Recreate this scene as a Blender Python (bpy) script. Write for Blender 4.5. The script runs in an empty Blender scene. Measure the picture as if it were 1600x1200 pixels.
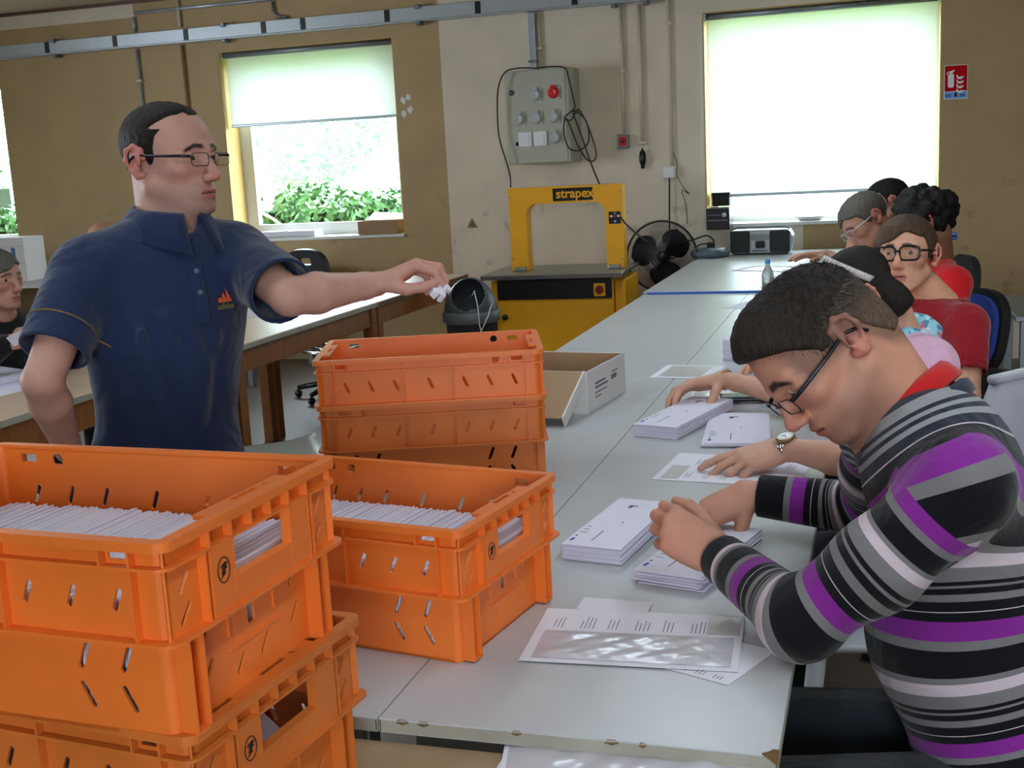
import bpy, bmesh, math, random
import numpy as np
from mathutils import Vector, Matrix
from mathutils.geometry import tessellate_polygon
random.seed(7); np.random.seed(7)
scene = bpy.context.scene
COL = scene.collection
# ------------------------------------------------------------------ camera
FOC = 1850.0                                   # focal length for a frame 1600 wide
YAW, PIT, ROLL = [math.radians(a) for a in (-17.4, -10.5, -2.95)]
EYE = np.array([0.0, 0.0, 1.48])
_cy, _sy = math.cos(YAW), math.sin(YAW)
FWD = np.array([_sy*math.cos(PIT), _cy*math.cos(PIT), math.sin(PIT)])
_r0 = np.array([_cy, -_sy, 0.0]); _u0 = np.cross(_r0, FWD)
RGT = _r0*math.cos(ROLL) + _u0*math.sin(ROLL)
UPV = -_r0*math.sin(ROLL) + _u0*math.cos(ROLL)
cam_d = bpy.data.cameras.new('camera'); cam = bpy.data.objects.new('camera', cam_d); COL.objects.link(cam)
cam_d.sensor_fit = 'HORIZONTAL'; cam_d.sensor_width = 36.0; cam_d.lens = FOC/1600*36.0
cam_d.clip_start = 0.05; cam_d.clip_end = 200
cam.matrix_world = Matrix(((RGT[0], UPV[0], -FWD[0], EYE[0]), (RGT[1], UPV[1], -FWD[1], EYE[1]), (RGT[2], UPV[2], -FWD[2], EYE[2]), (0, 0, 0, 1)))
scene.camera = cam
def ray(x, y): return FWD + RGT*(x-800)/FOC - UPV*(y-600)/FOC
def at_z(x, y, z): d = ray(x, y); return Vector(EYE + d*(z-EYE[2])/d[2])       # measured point of the photo on a level z
def at_y(x, y, Y): d = ray(x, y); return Vector(EYE + d*(Y-EYE[1])/d[1])
def at_d(x, y, d): return Vector(EYE + ray(x, y)*d)
# ------------------------------------------------------------------ exposure, sky, lights
scene.view_settings.view_transform = 'Standard'; scene.view_settings.look = 'None'
scene.view_settings.exposure = 0.0; scene.view_settings.gamma = 1.0; scene.view_settings.use_curve_mapping = False
scene.cycles.max_bounces = 8; scene.cycles.diffuse_bounces = 5; scene.cycles.transparent_max_bounces = 12
scene.cycles.caustics_reflective = False; scene.cycles.caustics_refractive = False
scene.cycles.sample_clamp_indirect = 6.0
world = bpy.data.worlds.new('sky'); scene.world = world; world.use_nodes = True
_bg = world.node_tree.nodes['Background']; _bg.inputs[0].default_value = (0.79, 0.90, 1.0, 1); _bg.inputs[1].default_value = 19.0
WY = 8.65                                      # inner face of the window wall
XL, XR, YB, CEIL, WT = -8.2, 3.2, -3.6, 2.93, 0.34
WIN1 = (-5.02, -3.52, 0.98, 2.475)
WIN2 = (-1.18, 0.405, 0.97, 2.455)
WIN3 = (-8.75, -7.12, 1.03, 2.42)
REAR = [(0.2, 2.2, 1.1, 2.6)]      # unseen window behind the camera, added and sized for fill light (x0,x1,z0,z1)
SIDE = [(2.2, 4.6, 1.0, 2.6)]                              # windows of the left wall (y0,y1,z0,z1)
SKYL = [(-2.5, -2.25, -0.4, 3.2), (0.5, 0.75, -0.4, 3.2), (-1.0, -0.7, 3.8, 6.2)]                # roof lights (x0,x1,y0,y1)
def portal(name, loc, rot, sx, sy):
    l = bpy.data.lights.new(name, 'AREA'); l.shape = 'RECTANGLE'; l.size = sx; l.size_y = sy; l.cycles.is_portal = True
    o = bpy.data.objects.new(name, l); COL.objects.link(o); o.location = loc; o.rotation_euler = rot
for i, (a, b, c, d) in enumerate((WIN1, WIN2)):
    portal('sky_portal', ((a+b)/2, WY+WT+0.05, (c+d)/2), (-math.pi/2, 0, 0), b-a, d-c)
for (a, b, c, d) in REAR: portal('sky_portal', ((a+b)/2, YB-0.05, (c+d)/2), (math.pi/2, 0, 0), b-a, d-c)
for (a, b, c, d) in SIDE: portal('sky_portal', (XL-0.05, (a+b)/2, (c+d)/2), (0, -math.pi/2, 0), d-c, b-a)
for (a, b, c, d) in SKYL: portal('sky_portal', ((a+b)/2, (c+d)/2, CEIL+0.14), (0, 0, 0), b-a, d-c)
# ------------------------------------------------------------------ helpers
def lin(c):
    return tuple((v/12.92 if v <= 0.04045 else ((v+0.055)/1.055)**2.4) for v in c[:3])
MATS = {}
def mat(name, col, rough=0.6, metal=0.0, var=0.0, scale=30.0, bump=0.0, bscale=60.0, coat=0.0, spec=0.5, stretch=None, attr=None, trans=0.0, sheen=0.0, sss=0.0):
    m = bpy.data.materials.new(name); m.use_nodes = True
    nt = m.node_tree; b = nt.nodes['Principled BSDF']
    b.inputs['Roughness'].default_value = rough; b.inputs['Metallic'].default_value = metal
    b.inputs['Specular IOR Level'].default_value = spec
    if coat: b.inputs['Coat Weight'].default_value = coat; b.inputs['Coat Roughness'].default_value = 0.15
    if trans: b.inputs['Transmission Weight'].default_value = trans
    if sheen: b.inputs['Sheen Weight'].default_value = sheen
    if sss:
        b.inputs['Subsurface Weight'].default_value = sss; b.inputs['Subsurface Scale'].default_value = 0.01
    c = lin(col) + (1,)
    b.inputs['Base Color'].default_value = c
    tc = nt.nodes.new('ShaderNodeTexCoord'); mp = nt.nodes.new('ShaderNodeMapping')
    nt.links.new(tc.outputs['Object'], mp.inputs[0])
    if stretch: mp.inputs['Scale'].default_value = stretch
    src = None
    if attr:
        a = nt.nodes.new('ShaderNodeAttribute'); a.attribute_name = attr; src = a.outputs['Color']
    if var or attr:
        nz = nt.nodes.new('ShaderNodeTexNoise'); nz.inputs['Scale'].default_value = scale; nz.inputs['Detail'].default_value = 5
        nt.links.new(mp.outputs[0], nz.inputs[0])
        mx = nt.nodes.new('ShaderNodeMix'); mx.data_type = 'RGBA'; mx.blend_type = 'MULTIPLY'
        mx.inputs[0].default_value = 1.0
        if src: nt.links.new(src, mx.inputs[6])
        else: mx.inputs[6].default_value = c
        mr = nt.nodes.new('ShaderNodeMapRange'); mr.inputs[1].default_value = 0.25; mr.inputs[2].default_value = 0.75
        mr.inputs[3].default_value = 1-var; mr.inputs[4].default_value = 1+var
        nt.links.new(nz.outputs[0], mr.inputs[0]); nt.links.new(mr.outputs[0], mx.inputs[7])
        nt.links.new(mx.outputs[2], b.inputs['Base Color'])
    if bump:
        n2 = nt.nodes.new('ShaderNodeTexNoise'); n2.inputs['Scale'].default_value = bscale; n2.inputs['Detail'].default_value = 3
        nt.links.new(mp.outputs[0], n2.inputs[0])
        bp = nt.nodes.new('ShaderNodeBump'); bp.inputs['Strength'].default_value = bump; bp.inputs['Distance'].default_value = 0.01
        nt.links.new(n2.outputs[0], bp.inputs['Height']); nt.links.new(bp.outputs[0], b.inputs['Normal'])
    MATS[name] = m
    return m
def link(name, me, m, parent=None, kind=None, smooth=False):
    o = bpy.data.objects.new(name, me); COL.objects.link(o)
    if m is not None:
        for mm in (m if isinstance(m, (list, tuple)) else [m]): me.materials.append(mm)
    if parent is not None: o.parent = parent
    if kind: o['kind'] = kind
    if smooth: me.shade_smooth()
    return o
def tag(o, label, cat=None, group=None):
    o['label'] = label
    if cat: o['category'] = cat
    if group: o['group'] = group
    return o
def thing(name, label, cat, loc=(0, 0, 0), rz=0.0, group=None):
    o = bpy.data.objects.new(name, None); COL.objects.link(o); o.empty_display_size = 0.05
    o.location = loc; o.rotation_euler = (0, 0, rz)
    return tag(o, label, cat, group)
def dup(o, parent=None):
    c = o.copy(); COL.objects.link(c)
    if parent is not None: c.parent = parent
    for ch in o.children: dup(ch, c)
    return c
class MB:
    """collects shapes, then links them as one mesh object"""
    def __init__(s): s.v = []; s.f = []; s.mi = []; s.cur = 0
    def add(s, vs, fs):
        n = len(s.v); s.v += [tuple(v) for v in vs]
        for f in fs: s.f.append([i+n for i in f]); s.mi.append(s.cur)
        return s
    def box(s, a, b, M=None):
        (x0, y0, z0), (x1, y1, z1) = a, b
        vs = [Vector(p) for p in ((x0,y0,z0),(x1,y0,z0),(x1,y1,z0),(x0,y1,z0),(x0,y0,z1),(x1,y0,z1),(x1,y1,z1),(x0,y1,z1))]
        if M is not None: vs = [M @ v for v in vs]
        return s.add(vs, [(0,3,2,1),(4,5,6,7),(0,1,5,4),(1,2,6,5),(2,3,7,6),(3,0,4,7)])
    def rbox(s, a, b, r=0.004, M=None, seg=2):
        bm = bmesh.new(); bmesh.ops.create_cube(bm, size=1)
        a = Vector(a); b = Vector(b)
        for v in bm.verts: v.co = Vector([(a[i]+b[i])/2 + v.co[i]*(b[i]-a[i]) for i in range(3)])
        bmesh.ops.bevel(bm, geom=list(bm.edges), offset=r, segments=seg, affect='EDGES', profile=0.5)
        bm.verts.index_update()
        vs = [(M @ v.co if M is not None else v.co.copy()) for v in bm.verts]; fs = [[v.index for v in f.verts] for f in bm.faces]
        bm.free(); return s.add(vs, fs)
    def tube(s, pts, r, n=8, cap=True, closed=False):
        pts = [Vector(p) for p in pts]; rr = r if isinstance(r, (list, tuple)) else [r]*len(pts)
        rings = []; N = len(pts); up = None
        for i, p in enumerate(pts):
            if closed: d = pts[(i+1) % N]-pts[i-1]
            else: d = pts[min(i+1, N-1)]-pts[max(i-1, 0)]
            d.normalize()
            if up is None: up = Vector((0,0,1)) if abs(d.z) < 0.9 else Vector((1,0,0))
            x = d.cross(up)
            if x.length < 1e-4: x = d.cross(Vector((0.3,1,0.2)))
            x.normalize(); y = x.cross(d); up = y
            rings.append([p + (x*math.cos(2*math.pi*k/n)+y*math.sin(2*math.pi*k/n))*rr[i] for k in range(n)])
        vs = [v for g in rings for v in g]; fs = []
        for i in range(N if closed else N-1):
            j = (i+1) % N
            for k in range(n): fs.append((i*n+k, i*n+(k+1) % n, j*n+(k+1) % n, j*n+k))
        if cap and not closed: fs.append(tuple(range(n))[::-1]); fs.append(tuple((N-1)*n+k for k in range(n)))
        return s.add(vs, fs)
    def lathe(s, prof, n=24, c=(0,0,0), M=None, cap=False):
        vs = []; fs = []; c = Vector(c)
        for (r, z) in prof:
            for k in range(n):
                a = 2*math.pi*k/n; v = Vector((r*math.cos(a), r*math.sin(a), z))+c
                vs.append(M @ v if M is not None else v)
        for i in range(len(prof)-1):
            for k in range(n): fs.append((i*n+k, i*n+(k+1) % n, (i+1)*n+(k+1) % n, (i+1)*n+k))
        if cap: fs.append(tuple(range(n))[::-1]); fs.append(tuple((len(prof)-1)*n+k for k in range(n)))
        return s.add(vs, fs)
    def plate(s, outer, holes, t, M):
        """flat plate in the local xy plane with holes, thickness t towards +z, placed by M"""
        loops = [outer]+list(holes); pts = [p for l in loops for p in l]
        tris = tessellate_polygon([[Vector((p[0], p[1], 0)) for p in l] for l in loops])
        n = len(pts); vs = [M @ Vector((p[0], p[1], 0)) for p in pts]+[M @ Vector((p[0], p[1], t)) for p in pts]
        fs = []
        for tr in tris:
            a, b, c = [pts[i] for i in tr]
            if (b[0]-a[0])*(c[1]-a[1])-(b[1]-a[1])*(c[0]-a[0]) < 0: tr = tr[::-1]
            fs.append(tuple(tr)[::-1]); fs.append(tuple(i+n for i in tr))
        k = 0
        for li, l in enumerate(loops):
            m = len(l); ar = sum(l[i][0]*l[(i+1) % m][1]-l[(i+1) % m][0]*l[i][1] for i in range(m))
            for i in range(m):
                q = (k+i, k+(i+1) % m, k+(i+1) % m+n, k+i+n)
                if (ar < 0) != (li > 0): q = q[::-1]
                fs.append(q)
            k += m
        return s.add(vs, fs)
    def build(s, name, m=None, parent=None, smooth=False, kind=None, autos=None):
        me = bpy.data.meshes.new(name); me.from_pydata(s.v, [], s.f)
        if any(s.mi): me.polygons.foreach_set('material_index', s.mi)
        me.update(); o = link(name, me, m, parent, kind)
        if smooth: me.shade_smooth()
        if autos is not None: me.shade_smooth(); me.set_sharp_from_angle(angle=math.radians(autos))
        return o
def I4(loc=(0,0,0), x=(1,0,0), y=(0,1,0), z=(0,0,1)):
    return Matrix(((x[0],y[0],z[0],loc[0]),(x[1],y[1],z[1],loc[1]),(x[2],y[2],z[2],loc[2]),(0,0,0,1)))
def frame(o, x, y):
    x = Vector(x).normalized(); y = Vector(y); y = (y-x*y.dot(x)).normalized(); return I4(o, x, y, x.cross(y))
def rect(x0, y0, x1, y1): return [(x0,y0),(x1,y0),(x1,y1),(x0,y1)]
def circ(cx, cy, r, n=16): return [(cx+r*math.cos(2*math.pi*k/n), cy+r*math.sin(2*math.pi*k/n)) for k in range(n)]
def slot(cx, cy, L, w, ang, n=5):
    pts = []
    for s_, a0 in ((1, -math.pi/2), (-1, math.pi/2)):
        for k in range(n+1):
            a = a0+math.pi*k/n; pts.append((s_*(L-w)/2+math.cos(a)*w/2, math.sin(a)*w/2))
    c, s = math.cos(ang), math.sin(ang)
    return [(cx+p[0]*c-p[1]*s, cy+p[0]*s+p[1]*c) for p in pts]
def rrect(x0, y0, x1, y1, r, n=5):
    o = []
    for cx, cy, a0 in ((x1-r, y0+r, -90), (x1-r, y1-r, 0), (x0+r, y1-r, 90), (x0+r, y0+r, 180)):
        for k in range(n+1):
            a = math.radians(a0+90*k/n); o.append((cx+r*math.cos(a), cy+r*math.sin(a)))
    return o
def text_obj(name, s, size, M, m, parent, ext=0.0006, bold=0.0, align='CENTER'):
    cu = bpy.data.curves.new(name, 'FONT'); cu.body = s; cu.size = size; cu.extrude = ext; cu.offset = bold; cu.align_x = align; cu.align_y = 'CENTER'
    o = bpy.data.objects.new(name, cu); COL.objects.link(o)
    dg = bpy.context.evaluated_depsgraph_get(); me = bpy.data.meshes.new_from_object(o.evaluated_get(dg))
    bpy.data.objects.remove(o); me.transform(M); me.materials.clear()
    return link(name, me, m, parent)
# ------------------------------------------------------------------ materials
M_white_lam = mat('white_laminate', (0.71, 0.72, 0.73), 0.34, var=0.04, scale=9, bump=0.03, bscale=300)
M_edge_worn = mat('worn_edge_band', (0.62, 0.61, 0.56), 0.6, var=0.15, scale=14)
M_chip = mat('bare_chipboard', (0.42, 0.31, 0.19), 0.9, var=0.3, scale=80)
M_brown_lam = mat('brown_tabletop', (0.60, 0.50, 0.38), 0.45, var=0.12, scale=12)
M_beige_lam = mat('beige_laminate', (0.78, 0.68, 0.58), 0.35, var=0.05, scale=8)
M_wood = mat('varnished_wood', (0.52, 0.31, 0.12), 0.45, var=0.25, scale=6, stretch=(8, 8, 1.2))
M_darkwood = mat('dark_brown_board', (0.36, 0.22, 0.14), 0.4, var=0.2, scale=8)
M_metal = mat('grey_metal', (0.5, 0.52, 0.54), 0.4, metal=0.6, var=0.08)
M_alu = mat('aluminium', (0.72, 0.75, 0.78), 0.35, metal=0.5, var=0.05)
M_steel = mat('brushed_steel', (0.62, 0.62, 0.60), 0.38, metal=0.8, var=0.1, scale=20, stretch=(1, 20, 20))
M_black = mat('black_plastic', (0.07, 0.075, 0.08), 0.35, var=0.1)
M_blackm = mat('matt_black', (0.055, 0.055, 0.06), 0.7, var=0.2)
M_chrome = mat('chrome', (0.8, 0.82, 0.85), 0.15, metal=1.0)
M_yellow = mat('yellow_paint', (0.93, 0.66, 0.09), 0.4, var=0.05, scale=6)
M_orange = mat('orange_plastic', (0.89, 0.455, 0.17), 0.42, var=0.10, scale=7, bump=0.03, bscale=160)
M_orange_worn = mat('worn_orange_plastic', (0.80, 0.43, 0.16), 0.5, var=0.16, scale=9, bump=0.03, bscale=160)
M_paper = mat('white_paper', (0.88, 0.88, 0.92), 0.75, var=0.015, scale=20)
M_paper2 = mat('envelope_paper', (0.86, 0.85, 0.91), 0.75, var=0.03, scale=15)
M_ink = mat('grey_print', (0.42, 0.42, 0.46), 0.8)
M_blueink = mat('blue_print', (0.30, 0.40, 0.68), 0.8)
M_film = mat('clear_film', (0.76, 0.75, 0.78), 0.24, var=0.04, scale=25, bump=0.15, bscale=16, spec=0.5)
M_filmflat = mat('grey_window_film', (0.74, 0.73, 0.72), 0.3, var=0.05, scale=30)
M_cardboard = mat('brown_cardboard', (0.62, 0.50, 0.38), 0.85, var=0.06, scale=20)
M_cardwhite = mat('white_cardboard', (0.82, 0.81, 0.80), 0.7, var=0.03, scale=10)
M_red = mat('red_plastic', (0.80, 0.09, 0.10), 0.35)
M_signred = mat('sign_red', (0.74, 0.05, 0.08), 0.8, spec=0.1)
M_grey_box = mat('grey_enamel', (0.67, 0.67, 0.61), 0.5, var=0.07, scale=5)
M_socket = mat('grey_socket_plastic', (0.68, 0.70, 0.70), 0.4, var=0.08, scale=20)
M_white = mat('white_plastic', (0.86, 0.87, 0.88), 0.4)
M_conduit = mat('painted_conduit', (0.82, 0.76, 0.68), 0.55, var=0.06)
M_blue = mat('blue_edge', (0.20, 0.38, 0.72), 0.45, var=0.15, scale=12)
M_sky = mat('light_blue_label', (0.42, 0.66, 0.90), 0.5)
M_cable = mat('black_cable', (0.08, 0.08, 0.08), 0.5)
M_dgreen = mat('dark_green_case', (0.10, 0.14, 0.13), 0.35, var=0.1)
M_fgrey = mat('speckled_floor', (0.42, 0.38, 0.34), 0.5, var=0.12, scale=60)
M_ceil = mat('ceiling_plaster', (0.70, 0.64, 0.54), 0.9, var=0.03, scale=3)
M_beige = mat('beige_plaster', (0.74, 0.66, 0.55), 0.85, var=0.04, scale=4, bump=0.05, bscale=40)
def wall_material():
    m = bpy.data.materials.new('painted_window_wall'); m.use_nodes = True; nt = m.node_tree; b = nt.nodes['Principled BSDF']
    b.inputs['Roughness'].default_value = 0.62
    N = nt.nodes.new; L = nt.links.new
    tc = N('ShaderNodeTexCoord'); sp = N('ShaderNodeSeparateXYZ'); L(tc.outputs['Object'], sp.inputs[0])
    def gt(sock, v):
        n = N('ShaderNodeMath'); n.operation = 'GREATER_THAN'; L(sock, n.inputs[0]); n.inputs[1].default_value = v; return n.outputs[0]
    def mul(a, c):
        n = N('ShaderNodeMath'); n.operation = 'MULTIPLY'; L(a, n.inputs[0]); L(c, n.inputs[1]); return n.outputs[0]
    def inv(a):
        n = N('ShaderNodeMath'); n.operation = 'SUBTRACT'; n.inputs[0].default_value = 1; L(a, n.inputs[1]); return n.outputs[0]
    def mx(a, c, d):
        n = N('ShaderNodeMath'); n.operation = 'MAXIMUM'; L(a, n.inputs[0]); L(c, n.inputs[1]); return n.outputs[0]
    X, Z = sp.outputs[0], sp.outputs[2]
    left = inv(gt(X, -3.14)); right = gt(X, 0.40)
    under = mul(gt(X, -0.50), inv(gt(Z, 1.02)))
    brown = mx(mx(left, right, None), under, None)
    low = mul(inv(gt(Z, 0.36)), gt(X, -3.14)); brown = mul(brown, inv(low))
    top = mul(gt(Z, 2.80), inv(gt(X, -5.75))); brown = mul(brown, inv(top))
    nz = N('ShaderNodeTexNoise'); nz.inputs['Scale'].default_value = 3.0; nz.inputs['Detail'].default_value = 6; L(tc.outputs['Object'], nz.inputs[0])
    mixc = N('ShaderNodeMix'); mixc.data_type = 'RGBA'; L(brown, mixc.inputs[0])
    mixc.inputs[6].default_value = lin((0.84, 0.79, 0.71)) + (1,); mixc.inputs[7].default_value = lin((0.685, 0.58, 0.41)) + (1,)
    mr = N('ShaderNodeMapRange'); mr.inputs[1].default_value = 0.3; mr.inputs[2].default_value = 0.7; mr.inputs[3].default_value = 0.93; mr.inputs[4].default_value = 1.07; L(nz.outputs[0], mr.inputs[0])
    m2 = N('ShaderNodeMix'); m2.data_type = 'RGBA'; m2.blend_type = 'MULTIPLY'; m2.inputs[0].default_value = 1; L(mixc.outputs[2], m2.inputs[6]); L(mr.outputs[0], m2.inputs[7])
    # scuffs low on the beige plaster
    n3 = N('ShaderNodeTexNoise'); n3.inputs['Scale'].default_value = 7.0; n3.inputs['Detail'].default_value = 8; L(tc.outputs['Object'], n3.inputs[0])
    m3 = N('ShaderNodeMapRange'); m3.inputs[1].default_value = 0.60; m3.inputs[2].default_value = 0.72; m3.inputs[3].default_value = 0; m3.inputs[4].default_value = 0.4; L(n3.outputs[0], m3.inputs[0])
    lowz = inv(gt(Z, 1.25)); sc = mul(m3.outputs[0], lowz)
    m4 = N('ShaderNodeMix'); m4.data_type = 'RGBA'; L(sc, m4.inputs[0]); L(m2.outputs[2], m4.inputs[6]); m4.inputs[7].default_value = lin((0.30, 0.27, 0.23)) + (1,)
    L(m4.outputs[2], b.inputs['Base Color'])
    n5 = N('ShaderNodeTexNoise'); n5.inputs['Scale'].default_value = 45; L(tc.outputs['Object'], n5.inputs[0])
    bp = N('ShaderNodeBump'); bp.inputs['Strength'].default_value = 0.08; bp.inputs['Distance'].default_value = 0.01; L(n5.outputs[0], bp.inputs['Height']); L(bp.outputs[0], b.inputs['Normal'])
    return m
M_wall = wall_material()
def glass_material():
    m = bpy.data.materials.new('window_glass'); m.use_nodes = True; nt = m.node_tree; out = nt.nodes['Material Output']; nt.nodes.remove(nt.nodes['Principled BSDF'])
    t = nt.nodes.new('ShaderNodeBsdfTransparent'); t.inputs[0].default_value = (0.96, 0.97, 0.97, 1)
    g = nt.nodes.new('ShaderNodeBsdfGlossy'); g.inputs[1].default_value = 0.03
    x = nt.nodes.new('ShaderNodeMixShader'); x.inputs[0].default_value = 0.06
    nt.links.new(t.outputs[0], x.inputs[1]); nt.links.new(g.outputs[0], x.inputs[2]); nt.links.new(x.outputs[0], out.inputs[0]); return m
M_glass = glass_material()
def blind_material():
    m = bpy.data.materials.new('blind_fabric'); m.use_nodes = True; nt = m.node_tree; out = nt.nodes['Material Output']; nt.nodes.remove(nt.nodes['Principled BSDF'])
    d = nt.nodes.new('ShaderNodeBsdfDiffuse'); d.inputs[0].default_value = (0.85, 0.86, 0.84, 1)
    t = nt.nodes.new('ShaderNodeBsdfTranslucent'); t.inputs[0].default_value = (0.88, 0.92, 0.92, 1)
    x = nt.nodes.new('ShaderNodeMixShader'); x.inputs[0].default_value = 0.6
    nt.links.new(d.outputs[0], x.inputs[1]); nt.links.new(t.outputs[0], x.inputs[2]); nt.links.new(x.outputs[0], out.inputs[0]); return m
M_blind = blind_material()
M_reveal = mat('window_reveal_paint', (0.72, 0.60, 0.36), 0.6, var=0.05)
M_frame = mat('white_window_frame', (0.86, 0.87, 0.85), 0.4)
# ------------------------------------------------------------------ room shell
def wall_plate(name, outer, holes, t, M, m):
    b = MB(); b.plate(outer, holes, t, M); return b.build(name, m, kind='structure')
R4 = lambda w: rect(w[0], w[2], w[1], w[3])
wall_plate('wall_back', rect(-10.5, 0, XR, CEIL), [R4(WIN1), R4(WIN2), R4(WIN3)], WT, I4((0, WY+WT, 0), (1,0,0), (0,0,1), (0,-1,0)), M_wall)
wall_plate('wall_front', rect(XL, 0, XR, CEIL), [R4(w) for w in REAR], 0.2, I4((0, YB, 0), (1,0,0), (0,0,1), (0,-1,0)), M_beige)
wall_plate('wall_left', rect(YB, 0, 4.9, CEIL), [R4(w) for w in SIDE], 0.2, I4((XL-0.2, 0, 0), (0,1,0), (0,0,1), (1,0,0)), M_beige)
b = MB(); b.box((-10.5, 4.9, 0), (XL, 5.1, CEIL)); b.box((-10.7, 4.9, 0), (-10.5, WY+WT, CEIL)); b.build('wall_side', M_beige, kind='structure')
b = MB(); b.box((XR, YB-0.2, 0), (XR+0.2, WY+WT, CEIL)); b.build('wall_right', M_beige, kind='structure')
b = MB(); b.box((-10.7, YB-0.2, -0.1), (XR+0.2, WY+WT, 0)); b.build('floor', M_fgrey, kind='structure')
wall_plate('ceiling', rect(-10.7, YB-0.2, XR+0.2, WY+WT), [rect(a, c, b_, d) for (a, b_, c, d) in SKYL], 0.12, I4((0, 0, CEIL)), M_ceil)
for k, (a, b_, c, d) in enumerate(SKYL):
    b = MB(); b.box((a-.02, c-.02, CEIL+.121), (b_+.02, d+.02, CEIL+.127)); b.build('window_%d' % (4+k), M_glass, kind='structure')
b = MB(); b.box((-10.5, WY-0.02, CEIL-0.025), (XR, WY, CEIL)); b.build('trim_1', M_darkwood, kind='structure')
b = MB(); b.box((0.41, WY-0.015, 0), (XR, WY, 0.10)); b.box((-3.1, WY-0.015, 0), (-0.9, WY, 0.1)); b.build('baseboard_back', M_conduit, kind='structure')
def window(n, w, fw=0.05, mull=None, glass_y=0.26):
    x0, x1, z0, z1 = w; y = WY+glass_y
    o = bpy.data.objects.new('window_%d' % n, None); COL.objects.link(o); o.location = ((x0+x1)/2, y, z0); o['kind'] = 'structure'
    T = lambda a, c: (Vector(a)-o.location, Vector(c)-o.location)
    b = MB()
    for a, c in (((x0, y-0.03, z0), (x0+fw, y+0.03, z1)), ((x1-fw, y-0.03, z0), (x1, y+0.03, z1)), ((x0+fw, y-0.03, z0), (x1-fw, y+0.03, z0+fw)), ((x0+fw, y-0.03, z1-fw), (x1-fw, y+0.03, z1))): b.box(*T(a, c))
    if mull: b.box(*T((mull-0.05, y-0.03, z0+fw), (mull+0.05, y+0.03, z1-fw)))
    b.build('window_frame', M_frame, o)
    b = MB(); b.box(*T((x0+fw, y-0.003, z0+fw), (x1-fw, y+0.003, z1-fw))); b.build('pane', M_glass, o)
    b = MB()
    for a, c in (((x0, WY+0.002, z0), (x0+0.008, y-0.03, z1)), ((x1-0.008, WY+0.002, z0), (x1, y-0.03, z1)), ((x0+.008, WY+0.002, z1-0.008), (x1-.008, y-0.03, z1))): b.box(*T(a, c))
    b.build('reveal', M_reveal, o)
    b = MB(); b.rbox(*T((x0-0.0, WY-0.03, z0-0.012), (x1, y-0.03, z0+0.012)), r=0.004); b.build('window_sill', M_frame, o)
    return o
window(1, WIN1, 0.11, None); window(2, WIN2, 0.06, None); window(3, WIN3, 0.06)
def blind(label, w, zb, yo=0.05, cord=None):
    x0, x1, z0, z1 = w
    t = thing('roller_blind', label, 'blind', ((x0+x1)/2, WY+yo, z1-0.03)); h = (x1-x0)/2-0.02; dz = zb-(z1-0.03)
    b = MB(); b.tube([(-h, 0, 0), (h, 0, 0)], 0.022, 14); b.build('roller', M_metal, t, smooth=True)
    b = MB(); b.box((-h+0.01, 0.018, dz), (h-0.01, 0.020, 0.0)); b.build('fabric', M_blind, t)
    b = MB(); b.rbox((-h+0.01, 0.009, dz-0.022), (h-0.01, 0.029, dz), 0.006); b.build('bottom_bar', M_alu, t)
    for s in (-1, 1):
        b = MB(); b.rbox((s*(h+0.006)-0.008, -0.02, -0.03), (s*(h+0.006)+0.008, 0.03, 0.03), 0.004); b.build('bracket', M_white, t)
    if cord:
        b = MB(); xc = -h-0.03; b.tube([(xc, -0.075, -0.02), (xc-0.005, -0.075, dz*0.6), (xc-0.02, -0.075, dz-0.10), (xc, -0.075, dz-0.16), (xc+0.03, -0.075, dz-0.15), (xc+0.04, -0.075, dz-0.05)], 0.003, 6); b.build('pull_cord', M_white, t)
    return t
blind('half lowered white roller blind on the window behind the standing man', WIN1, 1.905)
blind('white roller blind lowered almost fully over the large bright right window', WIN2, 1.19, cord=True)
# outside: ground, hedge with branches, pale trees, far house
M_grass = mat('lawn', (0.45, 0.55, 0.30), 0.9, var=0.2, scale=3)
b = MB(); b.box((-40, WY+WT+0.02, -0.3), (30, 60, -0.2)); b.build('ground', M_grass, kind='structure')
M_leaf = mat('hedge_leaf', (0.31, 0.48, 0.29), 0.5, var=0.35, scale=2.5)
M_leafp = mat('washed_out_tree_leaf', (0.62, 0.76, 0.66), 0.6, var=0.3, scale=1.0)  # overexposure of the far trees is put into this lightened leaf colour
M_bark = mat('pale_bark', (0.75, 0.70, 0.62), 0.8, var=0.15, scale=20)
def leaves(rng, n, fn, s0, s1):
    b = MB()
    for i in range(n):
        p, nrm = fn(rng); a = Vector((rng.uniform(-1,1), rng.uniform(-1,1), rng.uniform(-.6,.6))).normalized()
        d = (Vector(nrm)+a*0.9).normalized(); t = d.cross(Vector((rng.uniform(-1,1), rng.uniform(-1,1), rng.uniform(-1,1)))).normalized(); u = d.cross(t); s = rng.uniform(s0, s1); p = Vector(p)
        b.add([p-t*s, p-u*s*0.45+d*s*.1, p+t*s, p+u*s*0.45+d*s*.1], [(0,1,2,3)])
    return b
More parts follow.
